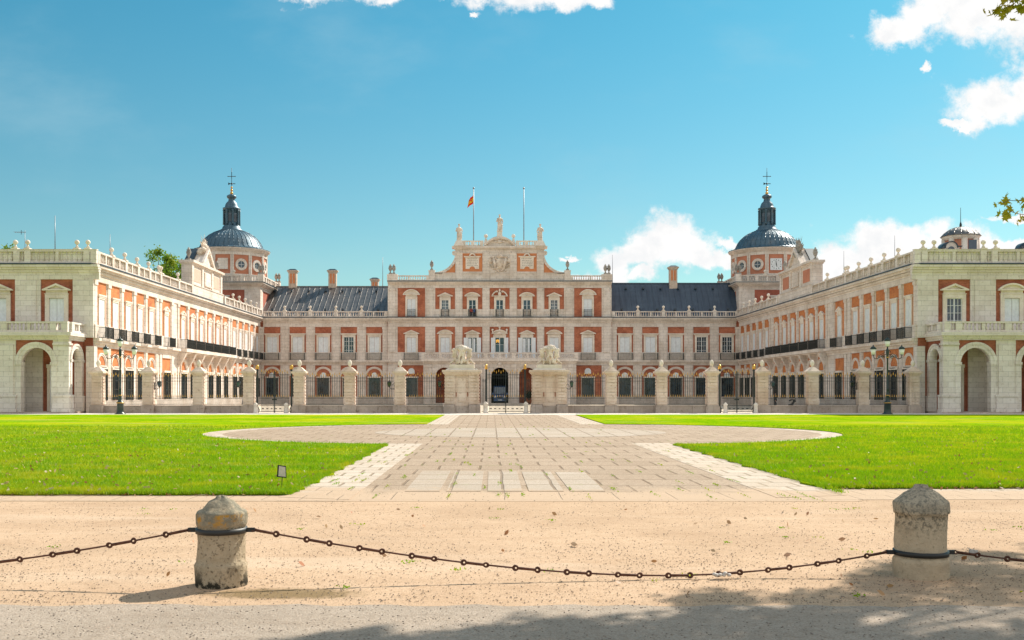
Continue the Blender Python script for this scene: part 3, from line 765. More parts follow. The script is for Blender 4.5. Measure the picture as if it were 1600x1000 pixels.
# statues on the gable
def statue(x, z, h, label, flip=1, seed=0):
    y = YC
    t_ = thing('statue', (x, y, z), label, 'statue', 'statues on the palace gable')
    m_ = MB(frame(x, y, flip, 0, 0, -1)); k = h/2.3
    m_.box(-.28*k, .28*k, -.25*k, .25*k, 0, .14*k)
    m_.lathe(0, 0, [(.3*k,.12*k),(.33*k,.3*k),(.27*k,.75*k),(.29*k,1.05*k),(.24*k,1.25*k),(.31*k,1.55*k),(.3*k,1.72*k),(.14*k,1.86*k),(.09*k,1.95*k)], 12)
    m_.ball(0, .02, 2.1*k, .13*k, .14*k, .18*k)
    m_.ball(0, 0, 2.2*k, .15*k, .15*k, .1*k)
    m_.limb((-.3*k, 0, 1.68*k), (-.42*k, .1, 1.3*k), .1*k, .08*k); m_.limb((-.42*k, .1, 1.3*k), (-.16*k, .28*k, 1.25*k), .08*k, .06*k)
    m_.limb((.3*k, 0, 1.68*k), (.42*k, .05, 1.28*k), .1*k, .08*k); m_.limb((.42*k, .05, 1.28*k), (.34*k, .2*k, .98*k), .08*k, .06*k)
    for q in range(7):
        a = -1.2+q*.4; m_.limb((.26*k*math.sin(a), .24*k*math.cos(a), .15*k), (.2*k*math.sin(a)-.06*k, .22*k*math.cos(a), 1.2*k), .055*k, .035*k)
    m_.limb((-.3*k, .12*k, 1.6*k), (.3*k, .2*k, .8*k), .07*k, .1*k); m_.limb((.33*k, .05*k, 1.0*k), (.3*k, 0, .2*k), .09*k, .12*k)
    m_.v = [(a-x, b_-y, c) for a, b_, c in m_.v]
    o = bpy.data.objects.new('figure', m_.mesh('figure', 'stone_sculpt')); COL.objects.link(o); o.parent = t_
    remesh(o, .035)
    return t_
statue(-5.75, 23.1, 2.4, 'robed stone statue at the left end of the gable balustrade')
statue(5.75, 23.1, 2.4, 'robed stone statue at the right end of the gable balustrade', -1)
statue(0, 24.5, 2.35, 'robed stone statue on the tall pedestal above the curved pediment', 1)

# flagpoles
def pole(x, y, z0, z1, r, label, name='flagpole', cat='flagpole', group=None, mat='antenna_metal'):
    t_ = thing(name, (x, y, z0), label, cat, group)
    m_ = MB(frame(x, y, 1, 0, 0, -1)); m_.tube((0,0,z0), (0,0,z1), r, r*.6, 8); m_.ball(0,0,z1,r*1.6)
    m_.box(-r*2, r*2, -r*2, r*2, z0, z0+.12)
    m_.build('pole', mat, t_)
    return t_
def pxx(px, Y): return (px-VX)*Y/F+CAMX
def pzz(py, Y): return CAMZ+(VY-py)*Y/F
yb = YC+1.6
fpole = pole(pxx(740, yb), yb, 17.2, pzz(294, yb), .09, 'tall mast on the central block flying a red and yellow flag')
pole(pxx(818.5, yb), yb, 17.2, pzz(294, yb), .09, 'bare tall mast on the right of the central gable')
# flag: hanging, folded cloth
def flag():
    fx, fy = pxx(740, yb), yb
    zt, zb = pzz(304, yb), pzz(324.5, yb); n = 14
    mats = [('flag_red', 0, .27), ('flag_yellow', .27, .73), ('flag_red', .73, 1.0)]
    first = None
    for mt, t0, t1 in mats:
        g = MB(); rows = 5
        idx = []
        for i in range(n+1):
            u = i/n; row = []
            for j in range(rows+1):
                t_ = t0+(t1-t0)*j/rows
                x = fx-.05-.85*u*(1-.25*(1-t_)); y = fy+.16*math.sin(u*9+t_*1.5)*(.3+u)
                z = zt-.05-(zt-zb)*.62*t_-(zt-zb)*.38*u-.06*math.sin(u*7)
                row.append(g.P(x, -y, z))
            idx.append(row)
        for i in range(n):
            for j in range(rows): g.face((idx[i][j], idx[i+1][j], idx[i+1][j+1], idx[i][j+1]), True)
        if first is None:
            first = g.build('flag', mt, fpole)
            # the remaining stripes and the crest join as sub-parts
        else: g.build('flag_stripe', mt, first, off=tuple(parent_world(fpole)))
    c = MB(); c.ball(fx-.36, -(fy-.1), (zt+zb)/2+.08, .12, .12, .16, n=8, m=5); c.build('flag_crest', 'flag_red', first, off=tuple(parent_world(fpole)))
flag()

# ------------------------------------------------------------------ long wings
def wing(side):
    s = side; nm = 'left' if s < 0 else 'right'
    root = thing('palace_wing', (s*40, 115, 0),
        'long palace wing on the %s side of the courtyard, its courtyard front %s' % (nm, 'in bright sun' if s < 0 else 'in shade'), 'building')
    rz = PI/2 if s < 0 else -PI/2
    fr = frame(s*34, 0, 0, 1, -s, 0)
    bk = 'brick_wing'
    Y0, Y1 = 84.4, 145.6
    w = MB(fr); w.box(Y0+.5, Y1, -13.7, 0, 0, 12.05); w.build('wall', bk, root)
    A = [86.2+3.15*k for k in range(5)]; B = [103.3]; C = [108.9+3.44*k for k in range(6)]; D = [130.6+3.17*k for k in range(5)]
    st = MB(fr)
    st.box(Y0+.03, Y1, -.1, .14, 0, 1.0)
    allb = [(c, 1.08) for c in A]+[(B[0], 1.35)]+[(c, 1.26) for c in C]+[(c, 1.08) for c in D]
    edges = [Y0+.02]+[e for c, h in allb for e in (c-h, c+h)]+[Y1]
    for i, (a, b) in enumerate(zip(edges[::2], edges[1::2])):
        st.box(a, b, -.1, .04, 1.0, 5.45); st.box(a, b, -.1, .04, 7.3, 10.9)
        if b-a > 1.8: cs = [a+.45, b-.45]
        else: cs = [(a+b)/2]
        for c in cs:
            h = .3
            st.box(c-h, c+h, 0, .11, 1.0, 5.45); st.box(c-h, c+h, 0, .11, 7.3, 10.6); st.box(c-h-.05, c+h+.05, 0, .17, 10.6, 10.9); st.box(c-h-.06, c+h+.06, 0, .2, 6.2, 7.3)
    st.box(Y0+.02, Y1, -.1, .09, 6.2, 7.3)
    cornice_ledge(st, Y0+.12, Y1-.5); cornice_top(st, Y0+.12, Y1-.6)
    for c in A+D: archivolt(st, c, 3.95, .82, .24, .06, True)
    for c in C: archivolt(st, c, 4.0, .96, .28, .16, True)
    for k in range(7):        # corbels carrying the long balcony
        c = 108.9-1.72+3.44*k
        st.prism_u([(0, 4.3), (.35, 4.6), (.75, 5.3), (.95, 5.75), (0, 5.75)], c-.24, c+.24)
    st.box(106.9, 128.1, .1, 1.05, 5.9, 6.24); st.box(107.0, 128.0, .1, .8, 5.75, 5.9)
    st.box(B[0]-1.35, B[0]+1.35, -.1, .12, 5.1, 5.45)
    for c in A+D: st.box(c-.72, c+.72, -.1, .2, 3.75, 3.95)
    for c in C: st.box(c-.82, c+.82, -.1, .25, 3.8, 4.0)
    st.build('stonework', 'stone', root)
    fl = MB(fr); flashing(fl, Y0+.05, Y1-.7, 0, 12.2); fl.build('flashing', 'lead_flashing', root)
    X = s*34
    for c in A+D:
        spawn_window('wing_flat', root, X, c, 6.3, rz); spawn_window('grille', root, X, c, 1.05, rz)
        instmesh('balcony_railing', BAL_W, root, (X-s*.12, c, 6.22), rz)
    for c in B+C:
        spawn_window('wing_tri', root, X, c, 6.3, rz); spawn_window('grille', root, X, c, 1.05, rz)
    instmesh('balcony_railing', BAL_W, root, (X-s*.12, B[0], 6.22), rz)
    LB = balcony_mesh(3.12, .9, .98, .085)
    for k in range(6): instmesh('balcony_railing', LB, root, (X-s*.1, 108.9+3.44*k, 6.25), rz)
    # parapet
    b = MB(fr); bounds = [Y0+.35]+[(x+y)/2 for x, y in zip(A, A[1:])]+[100.5, 106.3]
    p1 = [q for q in bounds]; balustrade(b, Y0-.05, 111.3, p1, .28, 12.28, 13.32, blind=True)
    p2 = [129.0]+[(x+y)/2 for x, y in zip(D, D[1:])]
    balustrade(b, 124.4, Y1-.6, p2, .28, 12.28, 13.32, blind=True)
    b.box(111.3, 124.4, -.6, .3, 12.28, 13.4); b.box(111.2, 124.5, -.65, .36, 13.4, 13.5)
    b.build('parapet', 'stone', root)
    for q in p1[1:-2]+[100.2, 100.9, 106.3]+p2: instmesh('finial', BALLF, root, (s*(34-.28), q, 13.3), 0)
    # attic with pediment and trophy
    a = MB(fr)
    a.box(111.6, 124.2, -.95, .1, 13.5, 15.7); a.box(111.5, 124.3, -1.05, .25, 15.7, 15.85); a.box(111.4, 124.4, -1.15, .45, 15.85, 16.1)
    for c in (112.0, 115.9, 119.9, 123.8): a.box(c-.35, c+.35, .1, .22, 13.5, 15.7)
    a.box(116.7, 119.1, .1, .22, 13.9, 15.3); a.box(116.5, 119.3, .1, .3, 13.75, 13.9)
    a.prism([(115.4, 16.1), (120.4, 16.1), (117.9, 18.0)], -.9, .15)
    a.prism([(115.2, 16.1), (115.9, 16.1), (117.9, 17.9), (117.9, 18.25)], .15, .4); a.prism([(120.6, 16.1), (117.9, 18.25), (117.9, 17.9), (119.9, 16.1)], .15, .4)
    a.build('attic', 'stone', root)
    for pa in (112.7, 120.6): pn = MB(fr); pn.box(pa, pa+2.5, -.1, .13, 13.9, 15.3); pn.build('attic_panel', 'plaster_pale' if s < 0 else 'plaster_pink', root)
    rf = MB(fr); rf.prism([(115.15, 16.12), (117.9, 18.2), (120.65, 16.12)], -1.9, -.92); rf.build('attic_roof', 'lead_flashing', root)
    for q in (112.1, 123.7): instmesh('urn', URNF, root, (s*(34+.3), q, 16.1), 0)
    # flat lead roof strip behind
    r = MB(fr); r.taper(115, -7.5, 12.12, 12.9, 30, 28, 6.3, 3); r.build('roof', 'lead_shaded', root)
    # trophy of arms
    tr = thing('trophy_sculpture', (s*34.2, 117.9, 17.2), 'stone trophy of arms crowning the attic gable of the %s wing' % nm, 'sculpture', 'trophies on the wing gables')
    m_ = MB(); rr = random.Random(9+s)
    m_.ball(0, 0, .3, .55, .5, .5); m_.ball(0, 0, 1.0, .35, .35, .5); m_.ball(0, 0, 1.6, .2, .2, .25)
    for k in range(13):
        a_ = PI*(k+.5)/13; L = .9+rr.random()*.7
        ca_, sa_ = math.cos(a_), math.sin(a_)
        yy = (rr.random()-.5)*.5
        m_.limb((0, yy, .2), (yy, ca_*L*.9, .35+sa_*L), .13, .045)
    for k in range(10): m_.ball((rr.random()-.5)*.6, (rr.random()-.5)*1.9, .1+rr.random()*.7, .2+rr.random()*.14)
    for k in range(9):
        a_ = PI*(k+.5)/9; L = 1.5+rr.random()*.55; m_.limb((0, (rr.random()-.5)*.3, .5), (0, math.cos(a_)*L, .5+math.sin(a_)*L*1.05), .1, .02)
    m_.v = [(x*1.15, y*1.15, z*1.1) for x, y, z in m_.v]
    me = m_.mesh('trophy', 'stone_dark' if s > 0 else 'stone_sculpt'); o = bpy.data.objects.new('trophy', me); COL.objects.link(o); o.parent = tr; remesh(o, .05)
    return root
WL = wing(-1); WR = wing(1)

# ------------------------------------------------------------------ end pavilions with portico (nearest the camera)
def end_pavilion(side):
    s = side; nm = 'left' if s < 0 else 'right'
    root = thing('palace_end_pavilion', (s*42, 84, 0), 'arcaded end pavilion of the %s wing, its brick-panelled street front in shade' % nm, 'building')
    Yw, Ypo = 84.4, 81.4
    fr = frame(0, Yw, s, 0, 0, -1)
    U1 = 62.0
    w = MB(fr); w.box(34.02, U1, -13.5, 0, 0, 12.1); w.build('wall', 'brick_old', root)
    cs = [36.95+4.75*k for k in range(5)]
    st = MB(fr)
    edges = [34.0]+[e for c in cs for e in (c-1.32, c+1.32)]+[U1]
    for a, b in zip(edges[::2], edges[1::2]):
        st.box(a, b, -.1, .1, 6.2, 11.0)
        c = (a+b)/2; h = (b-a)/2-.35
        if b-a > 1.5: st.box(c-h, c+h, .1, .18, 6.4, 10.9); st.box(c-h-.12, c+h+.12, .0, .26, 6.2, 6.4)
    st.box(34.0, U1, -.1, .09, 6.2, 7.45)
    for c in cs: st.box(c+1.15, c+3.6, -.1, .12, 0, 5.68)
    cornice_top(st, 33.45, U1, z=11.0)
    # stacked corner quoin pilasters
    st.box(33.9, 34.5, -.4, .2, 6.2, 11.0); st.box(33.82, 34.5, -.4, .2, 0, 5.5)
    st.build('stonework', 'stone_grey', root)
    fl = MB(fr); flashing(fl, 34.0, U1, 0, 12.2); fl.build('flashing', 'lead_flashing', root)
    ks = (['end_tri', 'end_seg'] if s > 0 else ['end_tri_sh', 'end_tri_sh'])*3
    for k, c in enumerate(cs):
        spawn_window(ks[k], root, s*c, Yw, 6.4, 0)
        d = MB(frame(s*c, Yw, 1, 0, 0, -1)); d.box(-.75, -.55, -.1, .2, .15, 3.9); d.box(.55, .75, -.1, .2, .15, 3.9); d.box(-.8, .8, -.1, .22, 3.7, 4.0); dr = d.build('door', 'stone_plain', root)
        e = MB(frame(s*c, Yw, 1, 0, 0, -1)); e.box(-.55, .55, -.1, .05, .15, 3.7); e.build('door_leaf', 'shutter_paint', dr)
    # parapet
    b = MB(fr); posts = [34.35, 39.2, 40.1, 44.0, 48.7, 53.4]
    balustrade(b, 33.55, U1, posts, .28, 12.28, 13.38, blind=True, sp=.34)
    b.box(33.5, U1, .1, .5, 13.385, 13.44)
    b.build('parapet', 'stone_grey', root)
    for q in (34.3, 35.2, 39.25, 40.25, 44.0): instmesh('finial', BALLF, root, (s*q, Yw-.28, 13.42), 0)
    # portico
    fp = frame(0, Ypo, s, 0, 0, -1)
    ar = [37.35+4.8*k for k in range(5)]
    bm_ = MB(fp); arch_wall(bm_, 35.9, U1, 5.85, ar, -.55, -.06, 1.22, 4.05)
    fs = frame(s*34.75, 0, 0, 1, -s, 0)                      # inner side wall
    b2 = MB(fs); arch_wall(b2, Ypo+.06, Yw, 5.85, [82.95], -.55, -.06, .95, 4.3)
    b2.fr = fp
    bm_.build('portico_wall', 'brick_old', root); b2.build('portico_side_wall', 'brick_old', root)
    so = MB(fp)
    # corner pier and intermediate piers
    so.box(34.75, 36.02, -.5, 0, 0, 5.85); so.box(34.65, 36.02, -.55, .12, 5.45, 5.6)
    so.box(34.55, 36.05, -.6, .22, 0, .35); so.box(34.65, 36.0, -.55, .15, .35, 1.35); so.box(34.55, 36.05, -.6, .22, 1.35, 1.5)
    for c in ar:
        for sx in (-1, 1):
            a, b_ = sorted((c+sx*1.2, c+sx*1.62)); so.box(a, b_, -.6, .03, 0, 3.9); so.box(a-.06, b_+.06, -.62, .1, 3.9, 4.1)
        so.ring(c, 4.05, 1.2, 1.45, -.6, .03, n=16); so.ring(c, 4.05, 1.45, 1.66, -.1, .08, n=16)
    for a, b_ in zip(ar, ar[1:]):
        c = (a+b_)/2; so.box(c-.78, c+.78, -.58, .0, 0, 5.85); so.box(c-.62, c+.62, 0, .1, 1.5, 5.5)
        so.box(c-.9, c+.9, -.6, .22, 0, .35); so.box(c-.82, c+.82, -.6, .15, .35, 1.35); so.box(c-.9, c+.9, -.6, .22, 1.35, 1.5)
    so.box(34.7, U1, -3.0, .1, 5.85, 6.02); so.box(34.6, U1, -3.0, .25, 6.02, 6.2); so.box(34.4, U1, -3.0, .5, 6.2, 6.48)
    # side arch dressing
    so.fr = fs
    so.ring(82.95, 4.3, .93, 1.15, -.58, .03, n=14); so.ring(82.95, 4.3, 1.15, 1.32, -.1, .08, n=14)
    so.box(Ypo+.3, 82.02, -.57, .03, 0, 4.14); so.box(83.88, Yw, -.57, .03, 0, 4.14); so.box(Ypo+.3, 82.08, -.6, .08, 4.15, 4.35); so.box(83.82, Yw, -.6, .1, 4.15, 4.35)
    so.box(Ypo+.3, 82.0, -.5, .17, 0, 1.38); so.box(83.9, Yw-.02, -.5, .15, 0, 1.4)
    so.build('portico', 'stone_grey', root)
    vt = MB(fp); vt.box(35.2, U1, -2.98, -.55, 5.7, 5.84)
    for a, b_ in zip(ar, ar[1:]): c = (a+b_)/2; vt.box(c-.35, c+.35, -3.0, -.55, 4.6, 5.7)
    vt.build('portico_ceiling', 'stone_plain', root)
    ff = MB(fp); ff.box(34.6, U1, -3.0, .3, 0, .14); ff.build('portico_floor', 'stone_plinth', root)
    bb = MB(fp); balustrade(bb, 34.75, U1, [37.8-1.9, 36.0, 42.2-2.4, 44.6, 49.4, 54.2], .1, 6.48, 7.32, sp=.3)
    bb.fr = fs; balustrade(bb, Ypo+.2, Yw+.2, [], .0, 6.48, 7.31, sp=.3)
    bb.build('terrace_balustrade', 'stone_grey', root)
    return root
end_pavilion(-1); end_pavilion(1)

# ------------------------------------------------------------------ towers
def tower(side):
    s = side; nm = 'left' if s < 0 else 'right'
    cx, cy = s*39.7, 151.9
    root = thing('domed_tower', (cx, cy, 0), ('domed corner tower with a blank white panel on its drum, rising over the left wing' if s < 0 else
                 'domed corner tower with a white clock face on its drum, rising over the right wing'), 'tower')
    fr = frame(cx, cy, 1, 0, 0, -1); H = 5.3
    w = MB(fr); w.box(-H, H, -H, H, 0, 16.7); w.build('wall', 'plaster_red', root)
    st = MB(fr)
    for (fx, ux, uy, nx, ny) in ((0,1,0,0,-1), (1,0,1,-1,0), (2,0,1,1,0), (3,1,0,0,1)):
        e0, e1 = (-.12, -.2) if fx in (0, 3) else (.16, .16)
        f2 = frame(cx+nx*H, cy+ny*H, ux, uy, nx, ny); st.fr = f2
        st.box(-H+e0, -H+1.5, -.1, .12, 12, 16.6); st.box(H-1.5, H-e0, -.1, .12, 12, 16.6)
        st.box(-H+e1, -H+.9, -.1, .2, 12, 16.4); st.box(H-.9, H-e1, -.1, .2, 12, 16.4)
        st.box(-H+1.5, -H+2.1, -.1, .06, 12, 16.6); st.box(H-2.1, H-1.5, -.1, .06, 12, 16.6); st.box(-H+2.1, H-2.1, -.1, .06, 16.3, 16.6)
        if fx in (0, 3): st.box(-1.1, 1.1, -.1, .25, 15.3, 15.5); st.box(-.9, -.6, -.1, .12, 12.4, 15.3); st.box(.6, .9, -.1, .12, 12.4, 15.3); st.box(-.6, .6, -.1, .12, 14.9, 15.3)
    st.fr = fr
    for (e, z0, z1) in ((.16, 16.6, 16.82), (.32, 16.82, 16.96), (.55, 16.96, 17.12), (.8, 17.12, 17.3)): st.box(-H-e, H+e, -H-e, H+e, z0, z1)
    st.build('stonework', 'stone', root)
    pn = MB(fr)
    pn.fr = frame(cx, cy-H, 1, 0, 0, -1); pn.box(-.6, .6, -.1, .05, 12.4, 14.9)
    pn.build('window_pane', 'glass_dark', root)
    fl = MB(fr); fl.box(-H-.9, H+.9, -H-.9, H+.9, 17.3, 17.38); fl.build('flashing', 'lead_flashing', root)
    b = MB(fr)
    for (ux, uy, nx, ny) in ((1,0,0,-1), (0,1,-1,0), (0,1,1,0), (1,0,0,1)):
        b.fr = frame(cx+nx*(H+.35), cy+ny*(H+.35), ux, uy, nx, ny); balustrade(b, -H-.45, H+.45, [-3, 0, 3], 0, 17.38, 18.35, sp=.33)
    for sx in (-1, 1):
        for sy in (-1, 1): b.fr = fr; b.box(sx*(H+.35)-.4, sx*(H+.35)+.4, sy*(H+.35)-.4, sy*(H+.35)+.4, 17.39, 18.5)
    b.build('balustrade', 'stone', root)
    for sx in (-1, 1):
        for sy in (-1, 1):
            for q in (-.22, .22): instmesh('urn', URNF, root, (cx+sx*(H+.35)+q, cy+sy*(H+.35), 18.5))
    for q in (-1.8, 1.8): instmesh('finial', BALLF, root, (cx+q, cy-H-.35, 18.33))
    # 12-sided drum
    n = 12; Rd = 4.95; hw = Rd*math.tan(PI/n)
    dr = MB(fr); dr.lathe(0, 0, [(Rd/math.cos(PI/n)-.08, 17.3), (Rd/math.cos(PI/n)-.08, 22.0)], n, False, PI/2+PI/n); dr.build('drum', 'plaster_pink', root)
    ds = MB(fr)
    for k in range(n):
        a = 2*PI*k/n
        nx, ny = math.sin(a), -math.cos(a); ds.fr = frame(cx+nx*Rd, cy+ny*Rd, math.cos(a), math.sin(a), nx, ny)
        ds.box(-hw, -hw+.24, -.3, .1, 17.35, 22); ds.box(hw-.24, hw, -.3, .1, 17.35, 22)
        ds.box(-hw+.24, hw-.24, -.3, .06, 17.35, 18.7); ds.box(-hw+.24, hw-.24, -.3, .06, 21.45, 22)
        if k == 0:
            if s < 0: ds.box(-.72, .72, -.1, .1, 19.3, 20.9)
        else:
            ds.ring(0, 20.05, .5, .86, -.1, .1, 0, 2*PI, 20)
    ds.build('drum_stonework', 'stone', root)
    for k in (0,1,2,3,9,10,11):
        if k == 0: continue
        a = 2*PI*k/n; nx, ny = math.sin(a), -math.cos(a); q = MB(frame(cx+nx*Rd, cy+ny*Rd, math.cos(a), math.sin(a), nx, ny))
        q.ring(0, 20.05, 0.0, .5, -.3, .0, 0, 2*PI, 16); ow = q.build('round_window', 'glass_dark', root)
        q2 = MB(q.fr); q2.box(-.5, .5, -.02, .03, 20.03, 20.07); q2.box(-.02, .02, -.02, .03, 19.55, 20.55); q2.build('glazing_bar', 'frame_paint', ow, off=tuple(parent_world(root)))
    if s > 0:
        f0 = frame(cx, cy-Rd, 1, 0, 0, -1)
        q = MB(f0); q.box(-.84, .84, -.3, .08, 19.16, 20.84); cf = q.build('clock', 'shutter_paint', root)
        hd = MB(f0)
        for k in range(12):
            a = 2*PI*k/12; u, z = .66*math.sin(a), 20.0+.66*math.cos(a); hd.box(u-.035, u+.035, .08, .1, z-.07, z+.07)
        def hand(a, L, w_):
            dx, dz = math.sin(a), math.cos(a); px, pz = dz, -dx
            hd.prism([(-px*w_-dx*.1, 20-pz*w_-dz*.1), (px*w_-dx*.1, 20+pz*w_-dz*.1), (dx*L+px*w_*.3, 20+dz*L+pz*w_*.3), (dx*L-px*w_*.3, 20+dz*L-pz*w_*.3)], .1, .13)
        hand(math.radians(-8), .56, .045); hand(math.radians(168), .42, .06)
        hd.build('clock_hands', 'iron', cf, off=tuple(parent_world(root)))
    ev = MB(fr); ev.lathe(0, 0, [(5.0,21.9),(5.25,22.0),(5.3,22.15),(5.55,22.3),(5.6,22.45),(5.5,22.5)], 48); ev.build('eave', 'stone', root)
    dm = MB(fr); prof = [(5.62,22.45),(5.62,22.52),(5.1,22.6),(4.72,22.8),(4.5,23.15),(4.25,23.7),(3.85,24.25),(3.3,24.75),(2.65,25.15),(1.95,25.45),(1.4,25.6)]
    dm.lathe(0, 0, prof, 48)
    dome = dm.build('dome', 'lead_dome', root)
    rb = MB(fr)
    for k in range(40):
        a = 2*PI*k/40; c_, s_ = math.cos(a), math.sin(a)
        for (r0, z0), (r1, z1) in zip(prof[1:], prof[2:]): rb.tube((r0*c_, r0*s_, z0), (r1*c_, r1*s_, z1), .05, .05, 5)
    rb.build('dome_ribs', 'lead_dome', dome, off=tuple(parent_world(root)))
    ln = MB(fr); ln.lathe(0, 0, [(1.7,25.4),(1.65,25.65),(1.4,25.8),(1.3,26.1),(1.15,26.3),(1.0,26.4),(1.0,28.5),(1.15,28.6),(1.3,28.75),(1.3,28.9),(1.0,29.0),(.95,29.3),(.8,29.65),(.5,29.95),(.45,30.3),(.62,30.4),(.72,30.55),(.68,30.75),(.45,30.9),(.15,31.0)], 16)
    for k in range(8):
        a = 2*PI*k/8+PI/8; u, d = 1.15*math.cos(a), 1.15*math.sin(a); ln.lathe(u, d, [(.17,26.4),(.14,26.6),(.13,28.4),(.18,28.6)], 8)
    lan = ln.build('lantern', 'lead_dome', root)
    lw = MB(fr)
    for k in range(8):
        a = 2*PI*k/8; lw.fr = frame(cx+.97*math.sin(a), cy-.97*math.cos(a), math.cos(a), math.sin(a), math.sin(a), -math.cos(a)); lw.box(-.22, .22, -.1, .04, 26.8, 28.1)
    lw.build('lantern_window', 'glass_dark', lan, off=tuple(parent_world(root)))
    g = MB(fr); g.ball(0,0,31.15,.24); g.ball(0,0,31.6,.2); g.ball(0,0,31.98,.16); g.build('gold_balls', 'gold', root)
    cr_ = MB(fr); cr_.tube((0,0,31),(0,0,34.9),.045,.03); cr_.box(-.55,.55,-.03,.03,33.6,33.68); cr_.box(-.04,.04,-.03,.03,33.3,34.3)
    for q in (-.55, .55): cr_.ball(q,0,33.64,.07)
    cr_.box(-.5,.55,-.02,.02,32.5,32.6); cr_.prism([(-.5,32.35),(-.15,32.55),(-.5,32.75)],-.02,.02); cr_.ball(0,0,32.55,.14)
    cr_.build('cross', 'iron', root)
tower(-1); tower(1)

# belvedere + dormers behind the right end pavilion
def belvedere():
    x, y = 42.6, 95.5
    r_ = thing('roof_belvedere', (x, y, 12), 'small round pink belvedere with lead dome and spike above the right pavilion roof', 'belvedere')
    fr = frame(x, y, 1, 0, 0, -1)
    m_ = MB(fr); m_.lathe(0, 0, [(1.45,12.0),(1.45,16.0)], 16, True); m_.build('drum', 'plaster_pink', r_)
    st = MB(fr); st.lathe(0,0,[(1.5,15.8),(1.66,16.08),(1.68,16.18)],24)
    for k in range(8):
        a = 2*PI*k/8+.2; st.lathe(1.42*math.cos(a), 1.42*math.sin(a), [(.28,12),(.28,15.9)], 8)
    st.build('stonework', 'stone_plain', r_)
    w = MB(fr); w.box(.05, .8, 1.1, 1.47, 14.2, 15.7); w.build('window_pane', 'glass_dark', r_)
    d = MB(fr); pr = [(1.76,16.18),(1.68,16.26),(1.42,16.55),(1.05,16.82),(.6,17.0),(.12,17.1)]; d.lathe(0,0,pr,24)
    for k in range(16):
        a = 2*PI*k/16
        for (r0, z0), (r1, z1) in zip(pr, pr[1:]): d.tube((r0*math.cos(a), r0*math.sin(a), z0), (r1*math.cos(a), r1*math.sin(a), z1), .035, .03, 4)
    d.build('dome', 'lead_sunlit', r_)
    s_ = MB(fr); s_.lathe(0,0,[(.1,17.1),(.12,17.3),(.03,17.6),(.02,18.9)],8); s_.build('spike', 'iron', r_)
def dormer(x, y, label):
    r_ = thing('roof_dormer', (x, y, 12.5), label, 'dormer', 'dormers behind the right parapet')
    fr = frame(x, y, 1, 0, 0, -1)
    m_ = MB(fr); m_.box(-.62, .75, -1.5, 0, 12.3, 14.6); m_.ring(-.0, 14.5, .0, .52, -1.5, .06, n=12); m_.build('wall', 'stone_plain', r_)
    q = MB(fr); q.ring(0, 14.35, 0, .28, 0, .09, 0, 2*PI, 14); q.build('window_pane', 'glass_dark', r_)
    c = MB(fr); c.ring(0, 14.5, .52, .6, -1.5, .14, n=12); c.box(-.85, -.52, -1.5, .14, 14.46, 14.54); c.box(.52, .95, -1.5, .14, 14.6, 14.68); c.build('roof', 'lead_flashing', r_)
belvedere(); dormer(39.6, 90.8, 'round-topped dormer in front of the small belvedere dome'); dormer(46.6, 90.8, 'round-topped dormer on the roof at the right edge of the photo')

# antennas and rods
def rod(px, Y, y0, y1, r, label, tv=False):
    x = pxx(px, Y); t_ = thing('antenna' if tv else 'lightning_rod', (x, Y, pzz(y0, Y)-1.2), label, 'antenna' if tv else 'lightning rod')
    m_ = MB(frame(x, Y, 1, 0, 0, -1)); m_.tube((0,0,pzz(y0,Y)-1.2), (0,0,pzz(y1,Y)), r, r*.5, 6); m_.box(-.12,.12,-.12,.12,pzz(y0,Y)-1.2,pzz(y0,Y)-1.1)
    if tv:
        z = pzz(y1+3, Y); m_.box(-.95,.1,-.02,.02,z,z+.03)
        for k in range(6): m_.box(-.9+k*.16-.01,-.9+k*.16+.01,-.3,.3,z,z+.02)
        for q in (.2, .1, -.1, -.2): m_.box(-.35,-.32,-.02,.02,z-.2,z+.2)
    m_.build('mast', 'antenna_metal', t_)
rod(39, 92, 395, 360, .035, 'television aerial on a mast above the left pavilion', True)
rod(86, 92, 393, 337, .05, 'tall thin rod above the left pavilion roof, right of the aerial')
rod(172, 105, 400, 366, .04, 'thin rod above the sunlit wing, left of the leafy tree')
rod(598, 165, 445, 402, .06, 'thin rod just left of the central block roofline')
rod(957, 160, 442, 398, .06, 'thin rod just right of the central block roofline')
rod(1318.5, 105, 432, 392, .035, 'short rod above the shaded wing, beside its attic urn')
rod(1398, 100, 408, 368, .035, 'slim rod above the near part of the shaded wing')

# ------------------------------------------------------------------ fence
YF = 83.5
def pillar(x, label):
    t_ = thing('fence_pillar', (x, YF, 0), label, 'pillar', 'banded stone pillars of the courtyard railing')
    fr = frame(x, YF, 1, 0, 0, -1)
    a = MB(fr); a.box(-.56,.56,-.56,.56,0,.55); a.box(-.5,.5,-.5,.5,.55,.66); a.build('plinth', 'stone_plinth', t_)
    b = MB(fr); b.box(-.40,.40,-.40,.40,.66,3.08)
    for k in range(9):
        z = .74+k*.255
        for (e, f_) in ((.29, .455),): b.box(-e, e, -f_, f_, z, z+.17); b.box(-f_, f_, -e, e, z, z+.17)
    b.box(-.45,.45,-.45,.45,3.08,3.16); b.box(-.51,.51,-.51,.51,3.16,3.24); b.box(-.6,.6,-.6,.6,3.24,3.4); b.taper(0,0,3.4,3.75,.52,.16)
    b.build('shaft', 'stone_pier', t_)
    c = MB(fr); c.lathe(0,0,[(.09,3.72),(.08,3.8),(.15,3.93),(.18,4.05),(.15,4.2),(.05,4.34)],12); c.build('finial', 'stone_plain', t_)
    return t_
def spear(mb, x, z0, z1, r=.016):
    mb.box(x-r, x+r, -r, r, z0, z1)
